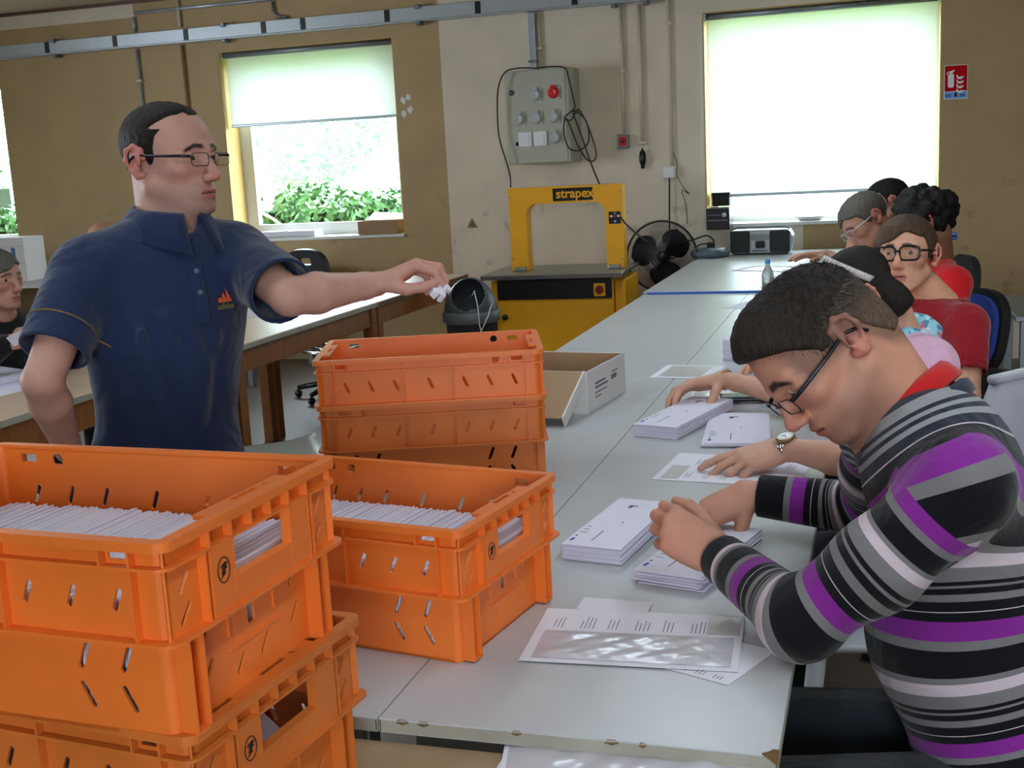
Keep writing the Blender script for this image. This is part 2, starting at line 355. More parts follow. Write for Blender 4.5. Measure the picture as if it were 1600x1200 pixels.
def hedge(x0, x1, y0, y1, h, n, seed, label):
    rng = random.Random(seed)
    t = thing('hedge', label, 'hedge', ((x0+x1)/2, (y0+y1)/2, -0.2))
    ox, oy = (x0+x1)/2, (y0+y1)/2
    def top(x): return h+0.06*math.sin(x*3.1)+0.05*math.sin(x*7.7+1)
    def fn(r):
        x = r.uniform(x0, x1)
        if r.random() < 0.35: return (x-ox, r.uniform(y0, y1)-oy, top(x)+0.2+r.uniform(-.08, .06)), (0, 0, 1)
        return (x-ox, y0-oy+r.uniform(-0.08, 0.14), r.uniform(0.3, top(x)+0.2)), (0, -1, 0)
    fo = leaves(rng, n, fn, 0.035, 0.075).build('foliage', M_leaf, t, kind='stuff')
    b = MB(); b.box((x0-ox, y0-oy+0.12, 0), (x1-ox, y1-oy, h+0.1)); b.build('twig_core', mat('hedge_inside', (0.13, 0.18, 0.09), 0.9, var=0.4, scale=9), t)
    return t
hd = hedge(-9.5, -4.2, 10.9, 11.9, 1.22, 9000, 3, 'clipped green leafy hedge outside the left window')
b = MB()
for pts in ([(-6.35,10.75,1.05),(-6.15,10.72,.80),(-5.9,10.70,.66),(-5.55,10.72,.56)], [(-6.05,10.72,1.22),(-5.75,10.7,1.06),(-5.6,10.7,.94),(-5.45,10.7,.70),(-5.6,10.75,.45)], [(-5.6,10.7,.97),(-5.3,10.72,.90),(-5.0,10.74,.72),(-4.7,10.76,.66)]):
    b.tube([Vector(p)-hd.location for p in pts], [0.016, 0.014, 0.011, 0.008, 0.006][:len(pts)], 6)
b.build('branch', M_bark, hd, smooth=True)
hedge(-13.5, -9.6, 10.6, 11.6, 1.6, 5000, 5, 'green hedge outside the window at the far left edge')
def tree(x, y, h, r, seed, label, n=5200):
    rng = random.Random(seed); t = thing('tree', label, 'tree', (x, y, -0.2))
    b = MB(); b.tube([(0,0,0), (0.05,0,h*.3), (0,.05,h*.6)], [0.16, 0.12, 0.07], 10); b.build('trunk', M_bark, t, smooth=True)
    def fn(r_):
        v = Vector((r_.gauss(0,1), r_.gauss(0,1), r_.gauss(0,1))).normalized(); k = r*(0.55+0.45*r_.random()**.5)
        return (v.x*k, v.y*k, h*.62+v.z*k*.8), v
    leaves(rng, n, fn, 0.07, 0.14).build('crown', M_leafp, t, kind='stuff'); return t
tree(-12.4, 24, 5.0, 2.3, 1, 'pale round tree far outside behind the hedge')
tree(-6.4, 22, 6.5, 2.8, 2, 'tall pale tree outside near the right edge of the left window')
tree(-19.5, 22, 6.0, 3.2, 4, 'tree seen through the window at the far left edge', 6000)
# ------------------------------------------------------------------ work tables
TZ = 0.78
def work_table(label, x0, x1, y0, y1, m, edge, chip=False, blue=False, z=TZ):
    t = thing('work_table', label, 'table', ((x0+x1)/2, (y0+y1)/2, 0), 0, 'long white work tables down the room')
    hx, hy = (x1-x0)/2-0.0002, (y1-y0)/2-0.0002
    b = MB(); b.rbox((-hx, -hy, z-0.020), (hx, hy, z), 0.0012); tp = b.build('tabletop', m, t)
    b = MB(); e = 0.0025
    b.box((hx-e, -hy, z-0.018), (hx+0.0006, hy, z-0.002)); b.box((-hx-0.0001, -hy, z-0.018), (-hx+e, hy, z-0.002))
    b.box((-hx+0.003, -hy-0.0006, z-0.018), (hx-0.003, -hy+e, z-0.002)); b.build('edge_band', edge, tp)
    if chip:
        rng = random.Random(2)
        for k in range(8):
            b = MB(); x = -hx+0.02+k*0.055+rng.uniform(-.015, .015); w = rng.uniform(0.003, 0.010); dpt = rng.uniform(0.001, 0.002)
            if k == 7: b.add([(hx-.018, -hy-.001, z+.0006), (hx+.0008, -hy-.001, z+.0006), (hx+.0008, -hy+.014, z+.0006), (hx-.006, -hy+.016, z+.0006), (hx-.012, -hy+.008, z+.0006), (hx-.019, -hy+.003, z+.0006), (hx+.0008, -hy-.0012, z-.013)], [(0,1,2,3,4,5), (0,6,1)])
            elif k in (2, 4): continue
            else: b.add([(x-w, -hy-0.001, z-0.004), (x+w, -hy-0.001, z-0.003), (x+w*.5, -hy+0.001, z+0.0006), (x-w*.6, -hy+dpt*0.5, z+0.0006), (x, -hy-0.0012, z-0.006)], [(0,1,2,3), (0,4,1)])
            b.build('chipped_patch', M_chip, tp)
    if blue:
        b = MB(); b.box((-hx+0.02, -hy-0.003, z-0.0195), (hx-0.02, -hy-0.0007, z-0.001)); b.build('blue_strip', M_blue, tp)['label'] = 'blue strip along the near edge'
    for sx in (-1, 1):
        for sy in (-1, 1):
            b = MB(); x, y = sx*(hx-0.05), sy*(hy-0.06); b.rbox((x-0.018, y-0.018, 0), (x+0.018, y+0.018, z-0.02), 0.003); b.build('leg', M_metal, t)
    for y in (-hy+0.04, hy-0.06):
        b = MB(); b.box((-hx+0.04, y, z-0.07), (hx-0.04, y+0.02, z-0.0205)); b.build('apron', M_metal, t)
    return t
work_table('white work table nearest the camera on the right with chipped front edge', -0.618, -0.108, 1.315, 3.712, M_white_lam, M_edge_worn, True)
work_table('white work table under the two orange crate stacks on the table', -1.13, -0.620, 1.315, 3.712, M_white_lam, M_edge_worn)
work_table('white work table in the middle in front of the man with black glasses', -0.618, -0.108, 3.716, 6.05, M_white_lam, M_edge_worn)
work_table('white work table in the middle passing the yellow strapping machine', -1.16, -0.620, 3.716, 6.05, M_white_lam, M_edge_worn)
work_table('far white table with a blue front edge carrying the radio', -1.16, -0.10, 6.06, 8.52, M_white_lam, M_edge_worn, blue=True, z=TZ+0.012)
def side_table():
    t = thing('packing_bench', 'low brown-topped bench at the front holding the left crate stack', 'bench', (-0.60, 0.82, 0))
    z = 0.752; b = MB(); b.rbox((-0.62, -0.49, z-0.03), (0.58, 0.49, z), 0.003); b.build('benchtop', M_brown_lam, t)
    for sx in (-0.57, 0.53):
        for sy in (-0.43, 0.43):
            b = MB(); b.rbox((sx-0.02, sy-0.02, 0), (sx+0.02, sy+0.02, z-0.03), 0.003); b.build('leg', M_metal, t)
side_table()
def wood_table(label, y0, y1, m, x0=-3.33, x1=-2.60, z=TZ, edge=None):
    t = thing('wooden_table', label, 'table', ((x0+x1)/2, (y0+y1)/2, 0), 0, 'wooden-framed tables along the left side')
    hx, hy = (x1-x0)/2, (y1-y0)/2-0.002
    b = MB(); b.rbox((-hx, -hy, z-0.028), (hx, hy, z), 0.004); tp = b.build('tabletop', m, t)
    b = MB(); b.box((hx-0.002, -hy+0.004, z-0.024), (hx+0.001, hy-0.004, z-0.004)); b.build('edge_band', edge or M_edge_worn, tp)
    for sx in (-1, 1):
        for sy in (-1, 1):
            x, y = sx*(hx-0.035), sy*(hy-0.035); b = MB(); b.rbox((x-0.03, y-0.03, 0), (x+0.03, y+0.03, z-0.028), 0.004); b.build('leg', M_wood, t)
        b = MB(); b.rbox((sx*(hx-0.03)-0.012, -hy+0.066, z-0.128), (sx*(hx-0.03)+0.012, hy-0.066, z-0.029), 0.003); b.build('apron', M_wood, t)
    for sy in (-1, 1):
        b = MB(); b.rbox((-hx+0.066, sy*(hy-0.03)-0.012, z-0.128), (hx-0.066, sy*(hy-0.03)+0.012, z-0.029), 0.003); b.build('apron', M_wood, t)
    return t
wood_table('beige-topped wooden table at the left edge behind the crates', 2.55, 4.40, M_beige_lam)
wood_table('pale-topped wooden table behind the standing man, second from the wall', 4.41, 5.92, M_beige_lam)
wood_table('wooden table with brown top and edge below the left window', 5.93, 7.45, M_beige_lam, edge=M_darkwood)
def wall_table():
    t = thing('wall_table', 'pale table against the wall at the left under the far window', 'table', (-6.4, 7.95, 0)); z = TZ
    b = MB(); b.rbox((-2.2, -0.55, z-0.03), (2.2, 0.55, z), 0.004); b.build('tabletop', M_white_lam, t)
    for sx in (-2.1, 2.1):
        for sy in (-0.48, 0.48):
            b = MB(); b.rbox((sx-0.02, sy-0.02, 0), (sx+0.02, sy+0.02, z-0.03), 0.003); b.build('leg', M_metal, t)
wall_table()
# ------------------------------------------------------------------ orange crates
CL, CW, CH = 0.50, 0.33, 0.205
def crate_meshes():
    """long axis x, short axis y, base centre at the origin; returns body, handle faces"""
    hl, hw = CL/2, CW/2; zf, zr = 0.105, 0.178           # flange level, upper rib level
    ins, low = 0.011, 0.024; th = 0.003
    b = MB()
    # rim: lip ring
    def ring(z0, z1, o_out, o_in, r=0.016):
        b.plate(rrect(-hl+o_out, -hw+o_out, hl-o_out, hw-o_out, r), [rrect(-hl+o_in, -hw+o_in, hl-o_in, hw-o_in, max(r-(o_in-o_out), .004))], z1-z0, I4((0, 0, z0)))
    ring(CH-0.005, CH, 0.0, ins+th); ring(CH-0.010, CH-0.005, 0.0, 0.003)
    ring(zr-0.0015, zr+0.0015, 0.001, ins+0.001); ring(zf-0.002, zf+0.002, -0.002, low+th)
    # upper long walls with slots, rect holes and a round hole
    for s in (-1, 1):
        L0 = hl-ins
        M = I4((0, s*(hw-ins), 0), (-s, 0, 0), (0, 0, 1), (0, s, 0)) if s > 0 else I4((0, s*(hw-ins), 0), (1, 0, 0), (0, 0, 1), (0, -1, 0))
        M = M @ I4((0, 0, -th))
        fx = lambda f: -hl+f*CL
        holes = [slot(fx(f), 0.143, 0.026, 0.0065, math.radians(68 if s < 0 else 112)) for f in (0.14, .246, .354, .504, .654, .76, .867)]
        holes += [rect(fx(0.098), 0.184, fx(0.145), 0.194), rect(fx(0.858), 0.184, fx(0.905), 0.194), circ(fx(0.21 if s < 0 else 0.79), 0.188, 0.0085, 14)]
        b.plate([(-L0+.012, zf), (L0-.012, zf), (L0-.012, CH-0.004), (-L0+.012, CH-0.004)], holes, th, M)
        L1 = hl-low
        holes = [slot(fx(f), zz, 0.030, 0.0065, math.radians(a)) for f in (0.15, .25, .75, .85) for zz, a in ((0.077, 68), (0.036, 118))]
        M2 = I4((0, s*(hw-low), 0), (-s, 0, 0), (0, 0, 1), (0, s, 0)) if s > 0 else I4((0, s*(hw-low), 0), (1, 0, 0), (0, 0, 1), (0, -1, 0))
        b.plate([(-L1+.012, 0), (L1-.012, 0), (L1-.012, zf), (-L1+.012, zf)], holes, th, M2 @ I4((0, 0, -th)))
        y0, y1 = sorted((s*(hw-ins), s*(hw-0.001)))
        for f in (0.083, .394, .606, .917):
            x = fx(f); b.box((x-0.0012, y0, zf), (x+0.0012, y1, CH-0.004))
        for f in (.15, .85):
            x = fx(f); b.box((x-0.0012, y0, zr), (x+0.0012, y1, CH-0.004))
    # rounded corner pieces of upper and lower shell
    for (h, o, z0, z1) in ((0, ins, zf, CH-0.004), (1, low, 0.0, zf)):
        for sx in (-1, 1):
            for sy in (-1, 1):
                cx, cy = sx*(hl-o-0.012), sy*(hw-o-0.012); vs = []; n = 6
                a0 = math.atan2(sy, sx)-math.pi/4
                for k in range(n+1):
                    a = a0+math.pi/2*k/n
                    for rr in (0.012, 0.012-th): vs += [(cx+rr*math.cos(a), cy+rr*math.sin(a), z0), (cx+rr*math.cos(a), cy+rr*math.sin(a), z1)]
                fs = []
                for k in range(n):
                    i = k*4; j = i+4; fs += [(i, j, j+1, i+1), (i+3, j+3, j+2, i+2), (i+1, j+1, j+3, i+3), (i+2, j+2, j, i)]
                b.add(vs, fs)
    # diagonal corner rib on the upper shell
    for sx in (-1, 1):
        for sy in (-1, 1):
            d = 0.0045; x, y = sx*(hl-ins-0.0035), sy*(hw-ins-0.0035); M = Matrix.Translation((x, y, 0)) @ Matrix.Rotation(math.atan2(sy, sx), 4, 'Z')
            b.box((0, -0.0012, zf), (0.008, 0.0012, CH-0.004), M)
    # short sides
    fy = lambda f: -hw+f*CW
    for s in (-1, 1):
        M = I4((s*(hl-ins), 0, 0), (0, s, 0), (0, 0, 1), (s, 0, 0)) @ I4((0, 0, -th))          # recessed wall
        op = rect(fy(.335), 0.136, fy(.665), 0.176)
        cs = [slot(fy(f), zz, 0.026, 0.006, math.radians(50)) for f in (0.12, .88) for zz in (0.124, 0.155)]
        W0 = hw-ins-.012
        b.plate([(-W0, zf), (W0, zf), (W0, CH-0.004), (-W0, CH-0.004)], [op]+cs, th, M)
        M = I4((s*(hl-0.0015), 0, 0), (0, s, 0), (0, 0, 1), (s, 0, 0)) @ I4((0, 0, -th))        # proud flat pads
        for a, c in ((.22, .335), (.665, .78)): b.plate(rect(fy(a), zf, fy(c), zr), [], th, M)
        b.plate(rect(fy(.335), zf, fy(.665), 0.136), [], th, M)
        x0, x1 = sorted((s*(hl-ins), s*(hl-0.001)))
        for f in (.195, .22, .335, .665, .78, .805):
            y = fy(f); b.box((x0, y-0.0012, zf), (x1, y+0.0012, CH-0.004 if f in (.22, .78, .335, .665) else zr))
        for f in (.445, .555): y = fy(f); b.box((x0, y-0.0012, zr), (x1, y+0.0012, CH-0.004))
        b.box((x0, fy(.335), 0.1345), (x1, fy(.665), 0.1365))
        # wide grip plate on the rim
        xa, xb = sorted((s*(hl-0.0142), s*(hl-0.030))); M = I4((0, 0, CH-0.005))
        g0 = [(xa, fy(.27)), (xb, fy(.27)), (xb, fy(.73)), (xa, fy(.73))]
        xm = (xa+xb)/2
        b.plate(g0, [rect(xm-0.004, fy(.44), xm+0.004, fy(.58)), circ(xm, fy(.63), 0.004, 8)], 0.005, M)
        # lower short wall
        M = I4((s*(hl-low), 0, 0), (0, s, 0), (0, 0, 1), (s, 0, 0)) @ I4((0, 0, -th))
        W1 = hw-low-.012
        holes = [slot(fy(f), zz, 0.026, 0.006, math.radians(52)) for f, zz in ((.25, .088), (.25, .045), (.42, .030), (.56, .034), (.75, .088), (.75, .045))]
        holes.append(rrect(fy(.475), 0.066, fy(.515), 0.101, 0.003, 3))
        b.plate([(-W1, 0), (W1, 0), (W1, zf), (-W1, zf)], holes, th, M)
        x0, x1 = sorted((s*(hl-low), s*(hl-0.006)))
        for f in (.10, .165, .835, .90): y = fy(f); b.box((x0, y-0.0012, 0.002), (x1, y+0.0012, zf))
        b.box((x0, fy(.10), 0.002), (x1, fy(.165), 0.005)); b.box((x0, fy(.835), 0.002), (x1, fy(.90), 0.005))
        xe0, xe1 = sorted((s*(hl-low), s*(hl-low+0.002)))
        b.box((xe0, fy(.36), 0.050), (xe1, fy(.66), 0.053)); b.box((xe0, fy(.36), 0.066), (xe1, fy(.37), 0.09)); b.box((xe0, fy(.62), 0.066), (xe1, fy(.63), 0.09))
    body = b
    f = MB(); f.plate(rrect(-hl+low, -hw+low, hl-low, hw-low, 0.012), [], 0.004, I4())
    return body, f
_body, _floor = crate_meshes()
def emblem_mb():
    b = MB(); hl = CL/2; M = I4((hl-0.0014, -CW/2+.277*CW, 0.150), (0, 1, 0), (0, 0, 1), (1, 0, 0))
    n = 24; o = [(0.0105*math.cos(2*math.pi*k/n), 0.0135*math.sin(2*math.pi*k/n)) for k in range(n)]; i_ = [(p[0]*.9, p[1]*.92) for p in o]
    b.plate(o, [i_], 0.0005, M)
    bird = [(-0.007, 0.004), (0.002, 0.0075), (0.0075, 0.0065), (0.003, 0.003), (0.007, 0.0015), (0.0015, -0.0005), (0.003, -0.004), (-0.006, -0.008), (-0.002, -0.003), (-0.005, -0.003), (-0.001, 0.001), (-0.005, 0.0015), (0.0, 0.0035)]
    b.plate(bird, [], 0.0005, M); return b
def make_crate(label, loc, rz, m):
    t = thing('plastic_crate', label, 'crate', loc, rz, 'orange mail crates')
    if not make_crate.src:
        bo = _body.build('crate_shell', None, None); fl = _floor.build('crate_floor', None, None); em = emblem_mb().build('printed_emblem', M_blackm, None)
        make_crate.src = (bo.data, fl.data, em.data)
        for o in (bo, fl, em): bpy.data.objects.remove(o)
        bm = bmesh.new(); bm.from_mesh(make_crate.src[0]); bmesh.ops.recalc_face_normals(bm, faces=bm.faces); bm.to_mesh(make_crate.src[0]); bm.free()
        make_crate.src[0].materials.append(M_orange); make_crate.src[1].materials.append(M_orange)
    bo, fl, em = make_crate.src
    for nm, me, mm in (('crate_shell', bo, m), ('crate_floor', fl, m), ('printed_emblem', em, None)):
        o = bpy.data.objects.new(nm, me); COL.objects.link(o); o.parent = t
        if mm is not None: o.material_slots[0].link = 'OBJECT'; o.material_slots[0].material = mm
        if nm == 'printed_emblem': o['label'] = 'small black bird emblem in a ring'
    return t
make_crate.src = None
def crate_from(corner, sdir, side):
    """base centre from the rim corner nearest the camera; sdir = direction of the short side, long side to its left or right"""
    s = Vector((sdir[0], sdir[1], 0)).normalized(); l = Vector((-s.y, s.x, 0))*side
    c = Vector(corner)+s*CW/2+l*CL/2; return c, math.atan2(-l.y, -l.x) if side > 0 else math.atan2(l.y, l.x)
# left stack in front of the table
cA, rA = crate_from((-0.616, 0.884, 0), (0.06, 1), 1)
L1 = make_crate('top orange crate of the near left stack, filled with a row of envelopes', (cA.x, cA.y, 0.953), rA, M_orange)
cB, rB = crate_from((-0.622, 0.905, 0), (0.10, 1), 1)
L2 = make_crate('bottom orange crate of the near left stack, its handle hole dark', (cB.x, cB.y, 0.7525), rB, M_orange_worn)
# single crate on the table
cC, rC = crate_from((-0.546, 1.468, 0), (0.167, 0.986), 1)
S1 = make_crate('single orange crate with envelopes standing alone on the white table', (cC.x, cC.y, TZ+0.0005), rC, M_orange)
# back stack, long side facing the camera
cD, rD = crate_from((-0.683, 2.422, 0), (-0.32, 0.95), 1)
B2 = make_crate('lower dusty orange crate of the stack behind the single crate', (cD.x, cD.y, TZ+0.0005), rD, M_orange_worn)
B1 = make_crate('upper empty orange crate nested in the stack behind the single crate', (cD.x, cD.y, TZ+0.1005), rD+math.pi, M_orange)
# ------------------------------------------------------------------ envelopes standing in the crates
ENV_W, ENV_H = 0.262, 0.127
def envelope_mesh():
    b = MB(); t = 0.0013; b.rbox((-t, -ENV_W/2, 0), (t, ENV_W/2, ENV_H), 0.0009, seg=1); o = b.build('envelope', M_paper2); me = o.data; bpy.data.objects.remove(o); return me
_env_me = envelope_mesh()
def fill_crate(t, n, label, group, seed, lean=0.10, x0=-0.218, x1=0.208, w=1.0):
    rng = random.Random(seed); R = Matrix.Translation(t.location) @ Matrix.Rotation(t.rotation_euler.z, 4, 'Z')
    for k in range(n):
        o = bpy.data.objects.new('envelope', _env_me); COL.objects.link(o); tag(o, label, 'envelope', group)
        x = x0+(x1-x0)*k/(n-1); ln = lean+.05*math.sin(k*.09)+(.0 if k > 8 else -.05*(8-k)*0)
        M = R @ Matrix.Translation((x, rng.uniform(-0.004, 0.004), 0.0075+rng.uniform(0, 0.0016)+.0024*abs(math.sin(k*2.1)*math.sin(k*.37)))) @ Matrix.Rotation(ln, 4, 'Y')
        o.matrix_world = M
fill_crate(L1, 104, 'white envelope standing in the row in the top crate of the left stack', 'envelopes in the top left crate', 1)
fill_crate(S1, 100, 'white envelope standing in the row in the single crate on the table', 'envelopes in the single crate', 2)
fill_crate(L2, 40, 'white envelope lying in shadow inside the bottom left crate', 'envelopes in the bottom left crate', 3, lean=-0.9, x0=-0.09, x1=0.20)
# ------------------------------------------------------------------ wall fixtures
def wp(x, y, off=0.0): return at_y(x, y, WY-off)
def trunking():
    t = thing('cable_trunking', 'long grey metal cable trunking running along the top of the window wall', 'trunking', (-4.5, WY, 2.62))
    b = MB(); b.rbox((-3.55, -0.065, -0.048), (8.0-0.4, -0.006, 0.048), 0.004); b.build('channel', M_alu, t)
    b = MB(); b.rbox((-3.55, -0.078, -0.060), (7.6, -0.010, -0.0485), 0.003); b.build('lower_lip', M_alu, t)
    for px in (72, 179, 291, 413, 475, 607, 749, 900): 
        p = wp(px, 60, 0.065); b = MB(); b.box((p.x+4.5-0.021, -0.069, -0.042), (p.x+4.5+0.021, -0.0655, 0.043)); b.build('joint_cover', M_black, t)
    for px in (83, 350, 655, 960, 1010):
        p = wp(px, 60, 0.07); x = p.x+4.5; b = MB(); b.rbox((x-0.018, -0.088, 0.030), (x+0.018, -0.0005, 0.064), 0.005); b.build('clamp', M_metal, t)
        b = MB(); b.rbox((x-0.018, -0.092, -0.085), (x+0.018, -0.0005, -0.061), 0.005); b.build('clamp', M_metal, t)
trunking()
def pipe(label, pts, r=0.012, m=None, clips=()):
    o = Vector(pts[0]); t = thing('conduit_pipe', label, 'pipe', o, 0, 'conduits on the window wall')
    b = MB(); b.tube([Vector(p)-o for p in pts], r, 10); b.build('conduit', m or M_conduit, t, smooth=True)
    for p in clips:
        b = MB(); q = Vector(p)-o; b.rbox((q.x-r*1.9, q.y-r*1.1, q.z-.009), (q.x+r*1.9, q.y+r*1.0, q.z+.009), 0.003); b.build('pipe_clip', M_conduit, t)
    return t
y1 = WY-0.016
V3 = lambda px, py, off=0.016: wp(px, py, off)
a, c = V3(208, 26), V3(224, 300); pipe('pale vertical conduit above the standing man, at the end of the high horizontal pipe', [(a.x, y1, 2.80), (a.x, y1, 2.68)], 0.014, M_alu)
pipe('pale vertical conduit dropping below the trunking behind the standing head', [(a.x, y1, 2.55), (a.x, y1, 1.2)], 0.014, M_alu, [(a.x, y1, 2.3)])
x2 = V3(430, 2).x; pipe('grey horizontal pipe high on the brown wall near the ceiling', [(a.x+0.02, y1, 2.83), (x2, y1, 2.83)], 0.014, M_alu)
x3 = V3(283, 60).x; pipe('brown painted conduit right of the pale one, above the standing man', [(x3, y1, 2.90), (x3, y1, 2.69)], 0.014, MATS['painted_conduit'])
pipe('brown painted conduit below the trunking, beside the left window', [(x3, y1, 2.55), (x3, y1, 1.2)], 0.014, mat('brown_painted_pipe', (.60, .45, .27), .5))
x4 = V3(427, 20).x; pipe('short bent grey conduit meeting the trunking above the left window', [(x4, y1, 2.81), (x4, y1, 2.74), (x4+0.03, y1, 2.70), (x4+0.12, y1, 2.685)], 0.013, M_metal)
x5 = V3(972, 100).x; x5b = V3(978, 210).x
pipe('conduit pipe ending at the red push button box', [(x5, y1, 2.55), (x5, y1, 1.665)], 0.014, None, [(x5, y1, 2.1)])
x6 = V3(1001, 120).x; pipe('conduit pipe ending above the hanging black plug', [(x6, y1, 2.55), (x6, y1, 1.57)], 0.015, None, [(x6, y1, 1.585)])
x7 = V3(1047, 140).x; pipe('conduit pipe ending at the white junction box', [(x7, y1, 2.9), (x7, y1, 1.41)], 0.013, None, [(x7, y1, 2.4)])
x8 = V3(843, 60).x; pipe('beige conduit beside the metal duct above the socket panel', [(x8, y1, 2.55), (x8, y1, 2.25)], 0.013, None, [(x8, y1, 2.3)])
# metal duct above the panel
p0 = V3(827, 60).x; p1 = V3(840, 60).x
t = thing('cable_duct', 'vertical metal duct joining the socket panel to the trunking', 'duct', ((p0+p1)/2-0.005, WY, 2.2)); b = MB(); b.rbox((-0.028, -0.05, -0.055), (0.028, -0.002, 0.355), 0.004); b.build('channel', M_alu, t); b = MB(); b.rbox((-0.034, -0.056, 0.0), (0.034, -0.002, 0.02), 0.003); b.build('collar', M_metal, t)
# socket panel
def socket_panel():
    c = at_y(842, 182, WY-0.26); t = thing('socket_panel', 'grey enamel power box on the wall with seven round sockets above the yellow machine', 'electrical panel', (c.x, WY-0.13, c.z), math.radians(-6))
    w, h = 0.243, 0.33; y0 = -0.125
    b = MB(); b.rbox((-w, y0, -h), (w, 0.12, h), 0.006); b.build('housing', M_grey_box, t)
    b = MB(); b.rbox((-w+0.004, y0-0.006, -h+0.006), (w-0.02, y0, h-0.006), 0.003); b.build('front_door', M_grey_box, t)
    def sock(u, v, m, white=False):
        x, z = -w+u*2*w, h-v*2*h; M = I4((x, y0-0.006, z), (1,0,0), (0,0,1), (0,-1,0))
        b = MB(); b.plate(rrect(-0.048, -0.045, 0.048, 0.045, 0.01), [], 0.008, M); s = b.build('socket', M_grey_box, t)
        b = MB(); b.lathe([(0.0, 0.012), (0.026, 0.024), (0.034, 0.022), (0.040, 0.010), (0.042, 0.0)], 20, M=M @ Matrix.Translation((0,0,0.008))); b.build('socket_cap', m, s, smooth=True)
        b = MB(); b.rbox((-0.02, 0.032, 0.008), (0.02, 0.052, 0.026), 0.005, M); b.build('hinge', m, s)
        return s
    sock(.50, .27, M_socket); sock(.78, .26, M_red)['label'] = 'red capped socket'
    for u in (.22, .50, .77): sock(u, .515, M_socket)
    sock(.78, .735, M_socket)
    for u in (.30, .54):
        x, z = -w+u*2*w, h-.735*2*h; M = I4((x, y0-0.006, z), (1,0,0), (0,0,1), (0,-1,0)); b = MB(); b.plate(rrect(-0.05, -0.05, 0.05, 0.05, 0.006), [], 0.014, M); s = b.build('blank_cover', M_white, t); b = MB(); b.plate(rrect(-0.032, -0.034, 0.032, 0.034, 0.005), [], 0.004, M @ Matrix.Translation((0,0,0.014))); b.build('flap', M_white, s)
    x, z = -w+.11*2*w, h-.23*2*h; M = I4((x, y0-0.006, z), (1,0,0), (0,0,1), (0,-1,0)); b = MB(); b.lathe([(0.022, 0), (0.02, 0.008), (0.008, 0.012), (0.008, 0.02), (0.0, 0.021)], 14, M=M); b.build('door_lock', M_metal, t, smooth=True)
    x, z = -w+.17*2*w, h-.78*2*h; M = I4((x, y0-0.006, z), (1,0,0), (0,0,1), (0,-1,0)); b = MB(); b.lathe([(0.016, 0), (0.014, 0.010), (0.0, 0.012)], 12, M=M); b.build('door_lock', M_blackm, t, smooth=True)
    return t
socket_panel()
def cable(name, label, pts, r, sub=4):
    P = [Vector(p) for p in pts]; out = []
    for i in range(len(P)-1):
        p0, p1, p2, p3 = P[max(i-1,0)], P[i], P[i+1], P[min(i+2, len(P)-1)]
        for k in range(sub):
            u = k/sub; out.append(0.5*((2*p1)+(p2-p0)*u+(2*p0-5*p1+4*p2-p3)*u*u+(3*p1-p0-3*p2+p3)*u**3))
    out.append(P[-1]); o = Vector(out[0]); b = MB(); b.tube([p-o for p in out], r, 6); ob = b.build(name, M_cable, smooth=True); ob.location = o
    return tag(ob, label, 'cable')
Yf = WY-0.30
cp = lambda x, y, Y=Yf: at_y(x, y, Y)
cable('power_cable', 'black cable looping from the panel top down its left side to the yellow machine', [cp(831, 106, WY-.27), cp(806, 107), cp(789, 113), cp(779, 135), cp(777, 170), cp(780, 215), cp(791, 252), cp(797, 275), at_y(798, 292, 7.95)], 0.0055)
cable('coiled_cable', 'black cable over the panel top, coiled at its right side and falling behind the machine', [cp(832, 107, WY-.275), cp(862, 104), cp(882, 106), cp(888, 120), cp(895, 150), cp(898, 168), cp(890, 176), cp(882, 184), cp(892, 188), cp(899, 176), cp(905, 172), cp(918, 195), cp(931, 235), cp(928, 251), cp(916, 248), cp(902, 225), cp(885, 185), cp(881, 205), cp(888, 230), cp(905, 235), cp(920, 220), cp(916, 190), cp(900, 174), cp(896, 178), cp(906, 205), cp(918, 240), cp(926, 262), cp(936, 286), at_y(937, 288, 7.95)], 0.0055)
cable('machine_lead', 'black cable from the right of the yellow machine arch down to the fan', [at_y(966, 335, 7.75), at_y(980, 352, 7.72), at_y(1000, 370, 7.7), at_y(1010, 378, 7.7)], 0.006)
# red push button, plug, junction box
c = wp(975, 221); t = thing('push_button_box', 'small grey box with a red face on the beige wall', 'switch', (c.x, WY, c.z)); b = MB(); b.rbox((-0.042, -0.05, -0.05), (0.042, -0.001, 0.05), 0.005); b.build('housing', M_metal, t); b = MB(); b.rbox((-0.028, -0.055, -0.032), (0.028, -0.0505, 0.032), 0.002); f = b.build('red_face', M_red, t); b = MB(); b.lathe([(0.014, 0), (0.013, 0.012), (0, 0.013)], 14, M=I4((0, -0.055, 0), (1,0,0), (0,0,1), (0,-1,0))); b.build('button', M_darkwood, f, smooth=True)
c = wp(1004, 247, 0.03); t = thing('hanging_plug', 'black plug hanging under the conduit right of the red box', 'plug', (c.x, WY-0.03, c.z)); b = MB(); b.lathe([(0.0, -0.045), (0.018, -0.045), (0.024, -0.02), (0.026, 0.01), (0.020, 0.045), (0.009, 0.055), (0.006, 0.07), (0.0, 0.07)], 14); b.build('plug_body', M_black, t, smooth=True); b = MB(); b.lathe([(0.0, -0.075), (0.014, -0.073), (0.014, -0.046), (0.0, -0.045)], 12); b.build('plug_end', M_blackm, t, smooth=True)
c = wp(1047, 269); t = thing('junction_box', 'small white junction box low on a conduit above the fan', 'box', (c.x, WY, c.z)); b = MB(); b.rbox((-0.042, -0.05, -0.042), (0.042, -0.001, 0.042), 0.005); b.build('housing', M_white, t); b = MB(); b.rbox((-0.036, -0.053, -0.036), (0.036, -0.0505, 0.036), 0.001); b.build('lid', M_white, t)
